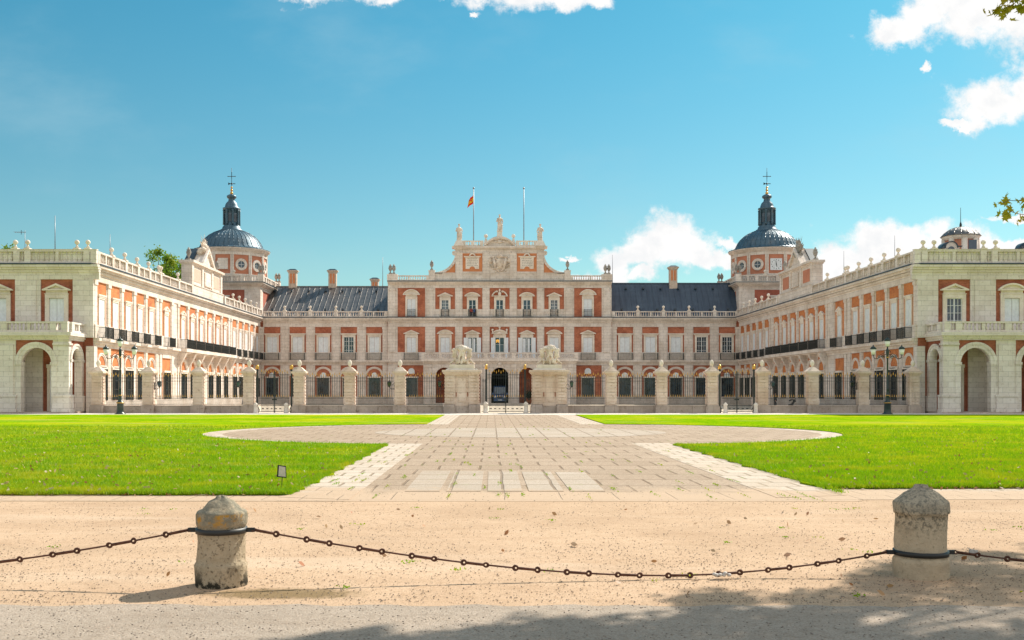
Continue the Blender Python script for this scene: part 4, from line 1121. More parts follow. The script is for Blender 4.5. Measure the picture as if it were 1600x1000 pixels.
def railing(x0, x1, label, gate=False):
    t_ = thing('iron_gate' if gate else 'iron_railing', ((x0+x1)/2, YF, 0), label, 'gate' if gate else 'railing', 'gold-tipped iron gates' if gate else 'gold-tipped iron railings')
    fr = frame(0, YF, 1, 0, 0, -1)
    b = MB(fr); g = MB(fr); n = int(round((x1-x0)/.185)); zb = .08 if gate else .68; top = 3.12 if gate else 2.86
    for k in range(n+1):
        x = x0+(x1-x0)*k/n
        if .03 < k/n < .97:
            spear(b, x, zb, top+.12+(.12 if k % 2 else 0))
            zz = top+.12+(.12 if k % 2 else 0); g.taper(x, 0, zz, zz+.08, .02, .032); g.taper(x, 0, zz+.08, zz+.24, .032, .004)
        xm = x+(x1-x0)/n/2
        if k < n and .02 < k/n: spear(b, xm, zb, 1.33); g.taper(xm, 0, 1.33, 1.52, .028, .004)
    b.box(x0, x1, -.022, .022, top-.02, top+.02); b.box(x0, x1, -.022, .022, top-.27, top-.24); b.box(x0, x1, -.022, .022, zb+.02, zb+.06); b.box(x0, x1, -.018, .018, 1.2, 1.23)
    if gate:
        b.box(x0, x1, -.022, .022, .6, .64); c = (x0+x1)/2
        b.box(c-.04, c+.04, -.04, .04, .03, top+.3); b.box(c-.2, c+.2, -.05, .05, 1.05, 1.17)
        m_ = int((x1-x0)/.36)
        for k in range(m_): x = x0+.2+k*.36; b.box(x, x+.16, -.02, .02, .33, .4)
    b.build('bars', 'iron', t_); g.build('spear_tips', 'gold', t_)
    if not gate:
        w_ = MB(fr); w_.box(x0, x1, -.24, .24, 0, .56); w_.box(x0, x1, -.28, .28, .56, .64); w_.build('low_wall', 'stone_plinth', t_)
    return t_
def bracket_lamp(x, sx, label):
    t_ = thing('bracket_lantern', (x, YF, 2.0), label, 'lantern', 'small dark lanterns bracketed to the fence pillars')
    fr = frame(x, YF, sx, 0, 0, -1)
    m_ = MB(fr); m_.box(-.04,.0,-.06,.06,1.9,2.5); m_.path([(0,0,2.0),(.2,0,1.95),(.35,0,2.1)], .025); m_.path([(0,0,2.4),(.15,0,2.3),(.2,0,2.1)], .02)
    m_.taper(.38,0,2.1,2.18,.05,.1); m_.taper(.38,0,2.5,2.62,.17,.05); m_.ball(.38,0,2.66,.04)
    for a in (-1,1):
        for b_ in (-1,1): m_.tube((.38+a*.09,b_*.09,2.18),(.38+a*.14,b_*.14,2.5),.013,.013,4)
    m_.build('bracket', 'iron', t_)
    g = MB(fr); g.taper(.38,0,2.18,2.5,.08,.13); g.build('lantern_glass', 'glass_dark', t_)
for s, nm in ((-1, 'left'), (1, 'right')):
    xs = [8.6+4.1*k for k in range(7)]
    for k, x in enumerate(xs): pillar(s*x, 'banded stone fence pillar with egg finial, %s to the %s of the %s statue pier' % (ORD[k], nm, nm))
    a, b = sorted((s*5.1, s*8.1)); railing(a, b, 'gold-tipped railing on a low wall, next to the outer side of the %s statue pier' % nm)
    for k in range(6):
        a, b = sorted((s*(xs[k]+.5), s*(xs[k+1]-.5)))
        if k == 2:
            sm_ = .32
            railing(a+sm_, b-sm_, 'closed iron double gate on the %s of the courtyard fence, between tall gold-topped posts' % nm, True)
            for j, q in enumerate((a+.16, b-.16)):
                inner = (j == 1) == (s < 0)
                t_ = thing('gate_post', (q, YF, 0), 'tall black gate post with gold crown at the %s side of the %s gate' % ('inner' if inner else 'outer', nm), 'gate post', 'gold-crowned gate posts')
                m_ = MB(frame(q, YF, 1, 0, 0, -1)); m_.box(-.06,.06,-.06,.06,0,3.5); m_.box(-.09,.09,-.09,.09,0,.5); m_.ring(.0,.25,.16,.2,-.03,.03,0,2*PI,10); m_.box(-.08,.08,-.08,.08,3.45,3.55); m_.build('post', 'iron', t_)
                g = MB(frame(q, YF, 1, 0, 0, -1)); g.lathe(0,0,[(.06,3.55),(.17,3.65),(.13,3.72),(.16,3.8),(.05,3.95)],8); g.build('crown', 'gold', t_)
        else: railing(a, b, 'gold-tipped railing on a low wall between the %s and %s pillars on the %s' % (ORD[k], ORD[k+1], nm))
    for j, (q, yy) in enumerate(((s*17.75, YF-.75), (s*20.2, YF-.75))):
        t_ = tag(MB(frame(q, yy, 1, 0, 0, -1)).lathe(0,0,[(.2,0),(.2,.12),(.17,.14),(.16,.62),(.19,.65),(.18,.72),(.08,.84),(.02,.87)],14).build('stone_bollard', 'stone_plain'), 
                 'small round-topped stone bollard at the %s edge of the %s gate' % ('inner' if j == 0 else 'outer', nm), 'bollard', 'low stone bollards by the gates')
# statue piers
def pier(s):
    nm = 'left' if s < 0 else 'right'; x = s*3.55
    t_ = thing('statue_pier', (x, YF, 0), 'massive banded stone gate pier on the %s of the central gate' % nm, 'gate pier', 'statue piers of the central gate')
    fr = frame(x, YF, 1, 0, 0, -1)
    a = MB(fr); a.box(-1.5,-.58,-1.2,.85,0,.55); a.box(.58,1.5,-1.2,.85,0,.55); a.box(-.6,.6,-1.15,.66,0,.6); a.prism_u([(-1.1,.55),(.85,.55),(.72,.72),(-1.1,.72)],-1.48,-.6); a.prism_u([(-1.1,.55),(.85,.55),(.72,.72),(-1.1,.72)],.6,1.48); a.build('plinth', 'stone_plinth', t_)
    b = MB(fr); b.box(-1.36,-.55,-1.0,.62,.7,3.1); b.box(.55,1.36,-1.0,.62,.7,3.1); b.box(-.56,.56,-1.0,.5,.6,3.1)
    for k in range(9):
        z = .78+k*.258
        for c in (-.955, .955): b.box(c-.28, c+.28, .6, .68, z, z+.19)
        b.box(-1.42,-1.3,-.6,.5,z,z+.19); b.box(1.3,1.42,-.6,.5,z,z+.19)
    b.box(-.32,.32,.5,.56,.95,2.85); b.box(-.25,.25,.55,.58,1.02,2.78)
    b.box(-1.42,1.42,-1.05,.7,3.1,3.2); b.box(-1.52,1.52,-1.12,.8,3.2,3.32); b.box(-1.6,1.6,-1.2,.88,3.32,3.5)
    b.build('shaft', 'stone_pier', t_)
    for q in (-.46, .46): sl = MB(fr); sl.box(q-.04,q+.04,.49,.52,1.35,1.7); sl.build('slot', 'terracotta', t_)
    # sculpture group
    g_ = thing('sculpture_group', (x, YF, 3.5), 'pale stone group of cherubs under a draped urn on the %s gate pier' % nm, 'sculpture', 'sculpture groups on the gate piers')
    base = MB(frame(x, YF, 1, 0, 0, -1)); base.taper(0,-.1,3.5,3.62,1.35,1.2,.8,.7); base.box(-1.0,1.0,-.7,.5,3.62,3.95); base.build('base', 'stone_plain', g_)
    q = MB(frame(x, YF, s, 0, 0, -1)); z = 3.95; rr = random.Random(21+s)
    rock = lambda *a: q.ball(*a)
    q.ball(0,-.1,z+.25,.72,.45,.3); q.limb((0,-.15,z+.2),(0,-.1,z+1.2),.34,.3)
    q.ball(0,0,z+1.32,.5,.4,.26); q.ball(.12,0,z+1.48,.36,.34,.14)
    for k in range(14):
        a = 2*PI*k/14; q.ball(.5*math.cos(a),.38*math.sin(a),z+1.26+.06*math.sin(3*a),.13,.13,.13,n=7,m=5)
    for sx in (-1, 1):
        hipz = z+.5; hx = sx*.52
        q.limb((hx,.12,hipz),(sx*.6,.2,z+.92),.17,.19)          # torso
        q.ball(sx*.68,.24,z+1.17,.15,.15,.17)                   # head
        q.limb((sx*.6,.2,z+.98),(sx*.3,.28,z+1.22),.08,.07)     # raised arm
        q.limb((sx*.66,.2,z+.92),(sx*.8,.25,z+.62),.08,.06)
        q.limb((hx,.14,hipz),(sx*.42,.42,z+.3),.13,.1); q.limb((sx*.42,.42,z+.3),(sx*.5,.4,z+.02),.09,.07)
        q.limb((hx,.1,hipz),(sx*.8,.2,z+.2),.13,.09); q.limb((sx*.8,.2,z+.2),(sx*.98,.1,z+.08),.09,.08)
    q.limb((.05,.32,z+1.15),(-.22,.42,z+.3),.12,.1); q.limb((.1,.3,z+1.1),(.32,.42,z+.15),.1,.12); q.limb((-.25,.3,z+1.2),(.05,.42,z+.1),.08,.1)
    me = q.build('figures', 'stone_sculpt', g_); remesh(me, .04)
pier(-1); pier(1)
railing(-1.5, 1.5, 'tall closed iron double gate between the two statue piers', True)
for s, nm in ((-1, 'left'), (1, 'right')):
    t_ = thing('gate_post', (s*1.58, YF, 0), 'tall black gate post with gold tip on the %s of the central gate' % nm, 'gate post', 'gold-crowned gate posts')
    m_ = MB(frame(s*1.58, YF, 1, 0, 0, -1)); m_.box(-.07,.07,-.07,.07,0,3.55); m_.box(-.1,.1,-.1,.1,0,.4); m_.build('post', 'iron', t_)
    g = MB(frame(s*1.58, YF, 1, 0, 0, -1)); g.lathe(0,0,[(.06,3.55),(.14,3.65),(.1,3.75),(.12,3.85),(.02,4.0)],8); g.build('crown', 'gold', t_)
    b = MB(frame(s*1.82, YF, 1, 0, 0, -1)); 
    for k in range(3): spear(b, -.1+k*.12, .1, 2.8)
    b.box(-.14,.18,-.02,.02,2.6,2.64); b.box(-.14,.18,-.02,.02,.1,.14); tag(b.build('side_railing', 'iron'), 'narrow strip of iron bars closing the gap at the %s statue pier' % nm, 'railing')
    tag(MB(frame(s*1.62, YF-.9, 1, 0, 0, -1)).lathe(0,0,[(.2,0),(.2,.12),(.17,.14),(.16,.68),(.2,.72),(.18,.8),(.08,.92),(.02,.95)],14).build('stone_bollard', 'stone_plain'),
        'round-topped stone bollard just %s of the central gate' % nm, 'bollard', 'low stone bollards by the gates')
bracket_lamp(-8.6-.5, -1, 'dark bracket lantern on the left face of the pillar beside the left pier')
bracket_lamp(-5.0, -1, 'dark bracket lantern on the left face of the left statue pier')
bracket_lamp(5.0, 1, 'dark bracket lantern on the right face of the right statue pier')
bracket_lamp(20.9+.5, 1, 'dark bracket lantern on the outer pillar of the right gate')
bracket_lamp(29.1-.5, -1, 'dark bracket lantern on the sixth pillar to the right')
bracket_lamp(-20.9-.5, -1, 'dark bracket lantern on the outer pillar of the left gate')
bracket_lamp(-29.1+.5, 1, 'dark bracket lantern on the sixth pillar to the left')

# ------------------------------------------------------------------ street lamps
def street_lamp(x, label):
    t_ = thing('street_lamp', (x, 79, 0), label, 'street lamp', 'three-armed iron street lamps')
    fr = frame(x, 79, 1, 0, 0, -1)
    m_ = MB(fr); m_.lathe(0,0,[(.42,0),(.42,.06),(.3,.1),(.26,.25),(.25,.85),(.3,.88),(.26,.95),(.2,1.0),(.13,1.1),(.12,1.4),(.15,1.45),(.1,1.55),(.085,1.9),(.11,1.95),(.07,2.0),(.055,4.3),(.1,4.35),(.09,4.55),(.12,4.8),(.1,5.0),(.04,5.15)],12); m_.build('post', 'iron_green', t_)
    g = MB(fr); g.lathe(0,0,[(.135,1.43),(.155,1.46),(.135,1.5)],12); g.lathe(0,0,[(.29,.86),(.31,.89),(.29,.92)],12); g.lathe(0,0,[(.1,4.36),(.115,4.4),(.1,4.44)],12); g.build('gilt_collar', 'gold', t_)
    for sx in (-1, 1):
        a = MB(fr); pts = [(0,0,4.65),(sx*.3,0,4.6),(sx*.6,0,4.4),(sx*.85,0,4.28),(sx*1.02,0,4.32),(sx*1.1,0,4.5)]
        a.path(pts, .028); a.ring(sx*.33, 4.45, .1, .14, -.02, .02, 0, 2*PI, 12); a.ring(sx*.33, 4.45, 0, .06, -.03, .03, 0, 2*PI, 8); a.ring(sx*.68, 4.5, .05, .08, -.02, .02, 0, 2*PI, 10)
        a.path([(sx*.05,0,4.95),(sx*.22,0,4.9),(sx*.25,0,4.75),(sx*.5,0,4.62),(sx*.7,0,4.4)], .02); a.build('arm', 'iron_green', t_)
    for (dx, z) in ((0, 5.15), (-1.1, 4.52), (1.1, 4.52)):
        l = MB(fr); l.lathe(dx,0,[(.03,z),(.06,z+.05),(.11,z+.08)],8); l.lathe(dx,0,[(.24,z+.5),(.23,z+.58),(.15,z+.68),(.06,z+.72),(.05,z+.78),(.01,z+.86)],12)
        for k in range(4): c_, s_ = math.cos(PI*k/2+.5), math.sin(PI*k/2+.5); l.tube((dx+.11*c_,.11*s_,z+.08),(dx+.21*c_,.21*s_,z+.5),.011,.011,4)
        lo = l.build('lantern', 'iron_green', t_)
        gl = MB(fr); gl.lathe(dx,0,[(.13,z+.09),(.22,z+.5)],12); gl.build('glass', 'lamp_glass', lo, off=tuple(parent_world(t_)))
street_lamp(-29.8, 'dark green three-armed street lamp on the left, before the sunlit wing')
street_lamp(29.4, 'dark green three-armed street lamp on the right, before the shaded wing')

# ------------------------------------------------------------------ foreground bollards and chains
def bollard(x, y, h, r, label, mat, bz, kind):
    t_ = thing('stone_bollard', (x, y, 0), label, 'bollard', 'big weathered chain bollards')
    m_ = MB(); k = h/.82
    if kind == 0: prof = [(r*1.03,-.05),(r*1.04,.05),(r*1.05,.2*k),(r*1.02,.21*k),(r*.97,.23*k),(r*.95,.4*k),(r*.96,.55*k),(r*1.0,.56*k),(r*1.02,.585*k),(r*1.02,.665*k),(r*.98,.685*k),(r*.8,.70*k),(r*.66,.735*k),(r*.5,.775*k),(r*.26,.80*k),(r*.22,.815*k),(r*.12,.825*k),(.002,.828*k)]
    else: prof = [(r*1.03,-.05),(r*1.03,.03),(r*1.04,.17*k),(r*.97,.19*k),(r*.96,.4*k),(r*.96,.58*k),(r*1.03,.59*k),(r*1.04,.61*k),(r*1.04,.685*k),(r*1.0,.70*k),(r*.86,.728*k),(r*.64,.775*k),(r*.36,.812*k),(r*.29,.82*k),(r*.25,.845*k),(.002,.85*k)]
    n = 40; 
    pr = []
    for (a, b_), (c, d) in zip(prof, prof[1:]):
        st_ = max(1, int(abs(d-b_)/.035)); pr += [(a+(c-a)*q/st_, b_+(d-b_)*q/st_) for q in range(st_)]
    pr.append(prof[-1])
    m_.lathe(0, 0, pr, n)
    rr = random.Random(int(x*10)); ph = [rr.random()*6 for _ in range(6)]
    nv = []
    for (vx, vy, vz) in m_.v:
        a = math.atan2(vy, vx); q = 1+.018*math.sin(3*a+ph[0]+vz*9)+.012*math.sin(7*a+ph[1]-vz*17)+.008*math.sin(13*a+ph[2]+vz*31)
        nv.append((vx*q, vy*q, vz+.006*math.sin(5*a+ph[3])))
    m_.v = nv
    o = bpy.data.objects.new('post', m_.mesh('post', mat)); COL.objects.link(o); o.parent = t_
    b_ = MB(); b_.lathe(0,0,[(r*.9,bz-.024),(r*1.03,bz-.024),(r*1.03,bz+.024),(r*.9,bz+.024)],40)
    for sx in (-1, 1): b_.box(min(sx*r*.98, sx*(r+.08)), max(sx*r*.98, sx*(r+.08)), -.012, .012, bz-.02, bz+.02)
    o = bpy.data.objects.new('iron_band', b_.mesh('iron_band', 'band_black')); COL.objects.link(o); o.parent = t_
    return t_
BL = (-3.66, 9.52); BR = (3.02, 9.95)
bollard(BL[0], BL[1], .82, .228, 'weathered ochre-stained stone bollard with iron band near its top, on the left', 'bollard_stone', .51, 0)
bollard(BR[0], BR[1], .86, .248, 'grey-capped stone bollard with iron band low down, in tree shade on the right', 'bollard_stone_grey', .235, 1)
def torus(mb, c, nrm, R, r, n=12, m=6):
    nrm = Vector(nrm).normalized(); e = nrm.orthogonal().normalized(); g = nrm.cross(e); rows = []
    for i in range(n):
        a = 2*PI*i/n; d = e*math.cos(a)+g*math.sin(a); row = []
        for j in range(m):
            b_ = 2*PI*j/m; p = Vector(c)+d*(R+r*math.cos(b_))+nrm*r*math.sin(b_); row.append(mb.P(p.x, -p.y, p.z))
        rows.append(row)
    for i in range(n):
        for j in range(m): mb.face((rows[i][j], rows[(i+1)%n][j], rows[(i+1)%n][(j+1)%m], rows[i][(j+1)%m]), True)
def chain(p0, p1, lowz, lowt, label, nl):
    p0, p1 = Vector(p0), Vector(p1)
    t_ = thing('iron_chain', tuple(p0), label, 'chain', 'rusty chains between the bollards')
    pts = []
    def P(t):
        q = p0.lerp(p1, t)
        if t < lowt: z = lowz+(p0.z-lowz)*((lowt-t)/lowt)**1.75
        else: z = lowz+(p1.z-lowz)*((t-lowt)/(1-lowt))**1.9
        return Vector((q.x, q.y+.015*math.sin(t*9), z))
    ts = []; t_cur = 0; tot = sum((.29 if k % 2 else .20) for k in range(nl)); acc = 0
    for k in range(nl+1):
        ts.append(acc/tot); acc += (.29 if k % 2 else .20)
    rv = parent_world(t_)
    for k in range(nl):
        a, b_ = P(ts[k]), P(ts[k+1]); d = (b_-a).normalized(); m_ = MB(); side = Vector((0,1,0)) if k % 2 else Vector((0,.5,.86))
        side = (side-d*side.dot(d)).normalized()
        e = .024
        a2 = a+d*e*.6; b2 = b_-d*e*.6
        if k % 2:
            m_.tube((a2.x,-a2.y,a2.z),(b2.x,-b2.y,b2.z),.0085,.0085,6)
        else:
            for q in (-1, 1):
                o_ = d.cross(side).normalized()*.008*q; A = a2+o_; B = b2+o_; m_.tube((A.x,-A.y,A.z),(B.x,-B.y,B.z),.0105,.0105,6)
        if k % 2: torus(m_, a+d*.006, Vector((random.uniform(-.3,.3), 1, random.uniform(-.1,.5))), e, .0085); torus(m_, b_-d*.006, Vector((random.uniform(-.3,.3), 1, random.uniform(-.1,.5))), e, .0085)
        else: torus(m_, a-d*.002, d.cross(side), e*.7, .0075); torus(m_, b_+d*.002, d.cross(side), e*.7, .0075)
        m_.build('link', 'rust_iron', t_)
    return t_
chain((BL[0]+.30, BL[1], .51), (BR[0]-.32, BR[1], .235), .035, .66, 'rusty long-link chain sagging between the two bollards', 25)
c0 = chain((BL[0]-.30, BL[1], .51), (-10.2, 9.3, .45), .10, .55, 'rusty chain running from the left bollard out of the left edge', 24)
c1 = chain((BR[0]+.34, BR[1], .235), (9.6, 10.1, .4), .05, .35, 'rusty chain in shade running from the right bollard to the right edge', 24)
for c_, (x, y) in ((c0, (-10.45, 9.3)), (c1, (9.9, 10.1))): pass
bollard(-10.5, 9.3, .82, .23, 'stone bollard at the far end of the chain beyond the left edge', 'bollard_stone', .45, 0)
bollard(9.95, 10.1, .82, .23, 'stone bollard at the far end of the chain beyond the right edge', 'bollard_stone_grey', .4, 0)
# scrap tied to the chain
w_ = MB(); 
for k in range(6): w_.ball(.98+k*.028+random.uniform(-.01,.01), -9.78, .04+random.uniform(0,.02), .022, .03, .018, n=6, m=4)
tag(w_.build('paper_scrap', 'paper'), 'crumpled pale scrap caught under the middle of the chain', 'litter')
w_ = MB(); w_.box(3.52, 3.57, -10.02, -10.0, .2, .25); w_.box(3.575, 3.6, -10.02, -10.0, .19, .245)
w_.tube((3.54,-10.01,.25),(3.5,-10.01,.27),.004,.004,4); tag(w_.build('paper_tag', 'paper'), 'small pale tag tied to the chain right of the shaded bollard', 'tag')

# little sign on the lawn
sx_, sy_ = -4.95, 18.55
t_ = thing('lawn_sign', (sx_, sy_, 0), 'small tilted framed sign on a thin stake in the left lawn corner', 'sign')
fr = frame(sx_, sy_, math.cos(.45), math.sin(.45), math.sin(.45), -math.cos(.45))
a = MB(fr); a.tube((0,-.02,0), (.012,0,.27), .008, .008, 6); a.build('stake', 'iron', t_)
a = MB(fr); i0 = [(-.085,.245),(.085,.225),(.075,.44),(-.07,.465)]; a.prism(i0, -.02, .012); a.build('board', 'cloth_dark', t_)
a = MB(fr); a.prism([(-.066,.262),(.07,.246),(.062,.424),(-.054,.446)], .012, .016); a.build('panel', 'paper', t_)

# ------------------------------------------------------------------ van, people, shrub
def van(x, y):
    t_ = thing('van', (x, y, .12), 'dark blue van parked nose out under the central arch', 'van')
    fr = frame(x, y, 1, 0, 0, -1)
    b = MB(fr); z = .12
    b.prism_u([(-4.6,z+.3),(0,z+.3),(.03,z+.75),(-.05,z+1.1),(-.75,z+1.25),(-1.35,z+2.25),(-1.7,z+2.4),(-4.6,z+2.4)], -.88, .88)
    b.box(-.86,.86,-.1,.1,z+.28,z+.55)
    b.box(-1.08,-.9,-.75,-.6,z+1.15,z+1.45); b.box(.9,1.08,-.75,-.6,z+1.15,z+1.45); b.build('body', 'van_paint', t_)
    g = MB(fr); g.face([g.P(-.78,-.72,z+1.28), g.P(.78,-.72,z+1.28), g.P(.72,-1.28,z+2.2), g.P(-.72,-1.28,z+2.2)]); g.face([g.P(-.78,-.70,z+1.28), g.P(.78,-.70,z+1.28), g.P(.72,-1.26,z+2.22), g.P(-.72,-1.26,z+2.22)]); g.build('windscreen', 'glass_dark', t_)
    for sx in (-1, 1):
        h = MB(fr); h.ball(sx*.66, .0, z+.85, .17, .08, .12); h.build('headlight', 'chrome', t_)
        for yy in (-.8, -3.7):
            w_ = MB(fr); w_.tube((sx*.88, yy, z+.33), (sx*.68, yy, z+.33), .33, .33, 16); w_.build('wheel', 'tyre', t_)
    q = MB(fr); q.box(-.26,.26,.1,.12,z+.38,z+.5); q.build('number_plate', 'white_paint', t_)
    q = MB(fr); q.box(-.35,.35,.02,.06,z+.72,z+.9); q.build('grille', 'iron', t_)
van(0.02, 141.7)
def person(x, y, h, label, top, leg, rz=0, z0=0.0, stride=.15):
    t_ = thing('person', (x, y, z0), label, 'person', None, rz)
    me = bpy.data.meshes.new('body'); k = h/1.7
    J = {'pel':(0,0,.95),'wst':(0,0,1.1),'chs':(0,.0,1.32),'nck':(0,0,1.48),'hd1':(0,-.02,1.56),'hd2':(0,-.02,1.64),
         'hl':(-.09,0,.9),'kl':(-.1,-stride*.6,.5),'al':(-.1,-stride*.4,.08),'tl':(-.1,-stride*.4-.14,.04),
         'hr':(.09,0,.9),'kr':(.1,stride*.2,.5),'ar':(.1,stride*.9,.1),'tr':(.1,stride*.9-.13,.04),
         'sl':(-.18,0,1.38),'el':(-.23,.03,1.1),'wl':(-.24,-.06,.87),'fl':(-.24,-.08,.79),
         'sr':(.18,0,1.38),'er':(.24,.02,1.1),'wr':(.22,-.12,.9),'fr':(.22,-.15,.82)}
    Rr = {'pel':.14,'wst':.13,'chs':.15,'nck':.055,'hd1':.085,'hd2':.09,'hl':.09,'kl':.06,'al':.045,'tl':.04,'hr':.09,'kr':.06,'ar':.045,'tr':.04,
          'sl':.065,'el':.045,'wl':.032,'fl':.035,'sr':.065,'er':.045,'wr':.032,'fr':.035}
    ks = list(J); E = [('pel','wst'),('wst','chs'),('chs','nck'),('nck','hd1'),('hd1','hd2'),('pel','hl'),('hl','kl'),('kl','al'),('al','tl'),('pel','hr'),('hr','kr'),('kr','ar'),('ar','tr'),
                       ('chs','sl'),('sl','el'),('el','wl'),('wl','fl'),('chs','sr'),('sr','er'),('er','wr'),('wr','fr')]
    me.from_pydata([tuple(c*k for c in J[a]) for a in ks], [(ks.index(a), ks.index(b)) for a, b in E], [])
    o = bpy.data.objects.new('body', me); COL.objects.link(o); o.parent = t_
    md = o.modifiers.new('skin', 'SKIN')
    for i, a in enumerate(ks): me.skin_vertices[0].data[i].radius = (Rr[a]*k, Rr[a]*k)
    me.skin_vertices[0].data[0].use_root = True
    ss = o.modifiers.new('sub', 'SUBSURF'); ss.levels = 1; ss.render_levels = 1
    me.materials.append(MATS['skin'])
    c = MB(); c.lathe(0,0,[(.15*k,.84*k),(.17*k,.95*k),(.155*k,1.1*k),(.2*k,1.32*k),(.2*k,1.4*k),(.08*k,1.47*k)],12)
    for sx in (-1,1): c.tube((sx*.19*k,0,1.4*k),(sx*.24*k,-.03*k,1.12*k),.075*k,.06*k,8); c.tube((sx*.24*k,-.03*k,1.12*k),(sx*.24*k,.07*k,.93*k),.06*k,.05*k,8)
    o2 = bpy.data.objects.new('shirt', c.mesh('shirt', top)); COL.objects.link(o2); o2.parent = t_
    c = MB(); 
    c.tube((-.09*k,0,.93*k),(-.1*k,stride*.6*k,.5*k),.11*k,.08*k,8); c.tube((-.1*k,stride*.6*k,.5*k),(-.1*k,stride*.4*k,.1*k),.08*k,.065*k,8)
    c.tube((.09*k,0,.93*k),(.1*k,-stride*.2*k,.5*k),.11*k,.08*k,8); c.tube((.1*k,-stride*.2*k,.5*k),(.1*k,-stride*.9*k,.12*k),.08*k,.065*k,8)
    o3 = bpy.data.objects.new('trousers', c.mesh('trousers', leg)); COL.objects.link(o3); o3.parent = t_
    c = MB(); c.ball(0,-.01*k,1.66*k,.1*k,.105*k,.08*k); o4 = bpy.data.objects.new('hair', c.mesh('hair', 'hair')); COL.objects.link(o4); o4.parent = t_
    return t_
person(pxx(1211, 101), 101, 1.66, 'person in dark clothes walking behind the railings on the right', 'cloth_dark', 'cloth_dark', 1.2)
person(pxx(736.2, 144.75), 144.75, 1.3, 'person in a red top at the upper window left of centre, on the left', 'cloth_red', 'cloth_dark', 0, 12.3, 0)
person(pxx(741, 144.8), 144.8, 1.25, 'person in a blue top at the upper window left of centre, on the right', 'cloth_blue', 'cloth_dark', 0, 12.3, 0)
# pushchair
x, y = pxx(1237, 104), 104
t_ = thing('pushchair', (x, y, 0), 'dark low pushchair standing behind the railings on the right', 'pushchair')
m_ = MB(frame(x, y, 1, 0, 0, -1))
m_.path([(-.3,-.2,.12),(.15,-.2,.7),(.4,-.2,1.0)],.018); m_.path([(-.3,.2,.12),(.15,.2,.7),(.4,.2,1.0)],.018); m_.tube((.4,-.2,1.0),(.4,.2,1.0),.02); m_.path([(.3,-.2,.12),(-.1,-.2,.6)],.018); m_.path([(.3,.2,.12),(-.1,.2,.6)],.018); m_.build('frame', 'iron', t_)
m_ = MB(frame(x, y, 1, 0, 0, -1)); m_.ring(.05,.62,.26,.36,-.2,.2,.3,2.6,8); m_.prism([(-.3,.35),(.1,.35),(.3,.8),(.2,.85),(.02,.45),(-.3,.42)],-.19,.19); m_.build('seat', 'cloth_dark', t_)
for a in (-.3,.3):
    for b_ in (-.2,.2): w_ = MB(frame(x, y, 1, 0, 0, -1)); w_.tube((a,b_-.015,.12),(a,b_+.015,.12),.12,.12,14); w_.build('wheel', 'tyre', t_)
# ------------------------------------------------------------------ foliage
def leaf_mesh(name, P, N, size, mat, palm=False):
    """P (n,3) leaf centres, random orientation; each leaf a folded polygon"""
    n = len(P); a = rng.normal(size=(n,3)); a /= np.linalg.norm(a, axis=1)[:,None]
    up = rng.normal(size=(n,3)); up[:,2] *= .5; b = np.cross(a, up); b /= np.linalg.norm(b, axis=1)[:,None]; c = np.cross(a, b)
    if palm:
        prof = []
        for k, (ang, r) in enumerate([(-90,.1),(-60,.42),(-42,.3),(-15,.62),(5,.34),(40,.85),(62,.42),(90,1.0),(118,.42),(140,.85),(175,.34),(195,.62),(222,.3),(240,.42)]):
            prof.append((r*math.cos(math.radians(ang)), r*math.sin(math.radians(ang))))
    else: prof = [(-.12,-.9),(.4,-.35),(.5,.2),(.1,.95),(-.3,.55),(-.5,-.1)]
    pr = np.array(prof); m = len(pr); s = size*(.7+.6*rng.random(n))
    V = P[:,None,:]+s[:,None,None]*(pr[None,:,0,None]*b[:,None,:]+pr[None,:,1,None]*c[:,None,:]+(.18*np.abs(pr[None,:,0,None])*a[:,None,:]))
    V = V.reshape(-1,3); me = bpy.data.meshes.new(name)
    me.vertices.add(len(V)); me.vertices.foreach_set('co', V.ravel().astype(np.float32))
    me.loops.add(n*m); me.loops.foreach_set('vertex_index', np.arange(n*m, dtype=np.int32))
    me.polygons.add(n); me.polygons.foreach_set('loop_start', np.arange(0, n*m, m, dtype=np.int32)); 
    me.materials.append(MATS[mat]); me.update(calc_edges=True); me.validate()
    return me
def addobj(name, me, parent=None):
    o = bpy.data.objects.new(name, me); COL.objects.link(o)
    if parent: o.parent = parent; o.location = -parent_world(parent)
    return o
def far_tree(x, y, ztop, R, label, n=3200, seed=0, name='tree'):
    t_ = thing(name, (x, y, 0), label, 'tree', 'trees behind the palace')
    rr = random.Random(seed); cz = ztop-R*1.25
    tr = MB(frame(x, y, 1, 0, 0, -1)); tr.path([(0,0,0),(.1,0,cz*.5),(0,.1,cz)],[.42,.3,.18],8)
    cl = []
    for k in range(26):
        a = rr.random()*2*PI; u = rr.uniform(-1,1); q = R*rr.random()**.4; e = math.sqrt(1-u*u)
        p = (q*e*math.cos(a), q*e*math.sin(a), cz+q*u*1.25); cl.append((p, R*rr.uniform(.14,.3)))
        tr.path([(0,0,cz-R*.9), (p[0]*.5,p[1]*.5,cz-R*.4+(p[2]-cz)*.4), p], [.1,.06,.02], 5)
    tr.build('trunk', 'bark', t_)
    P = []
    for (p, r_) in cl:
        m = int(n/26); g = rng.normal(size=(m,3))*r_*.62; P.append(np.array([x+p[0], y-p[1], p[2]])+g)
    addobj('crown', leaf_mesh('crown', np.vstack(P), None, .17, 'leaf_far'), t_)
far_tree(pxx(250,128), 128, 19.6, 3.0, 'leafy green tree rising behind the sunlit left wing', 4200, 1)
far_tree(pxx(18,112), 112, 17.8, 4.2, 'tree crown just showing over the far left parapet', 5200, 2)
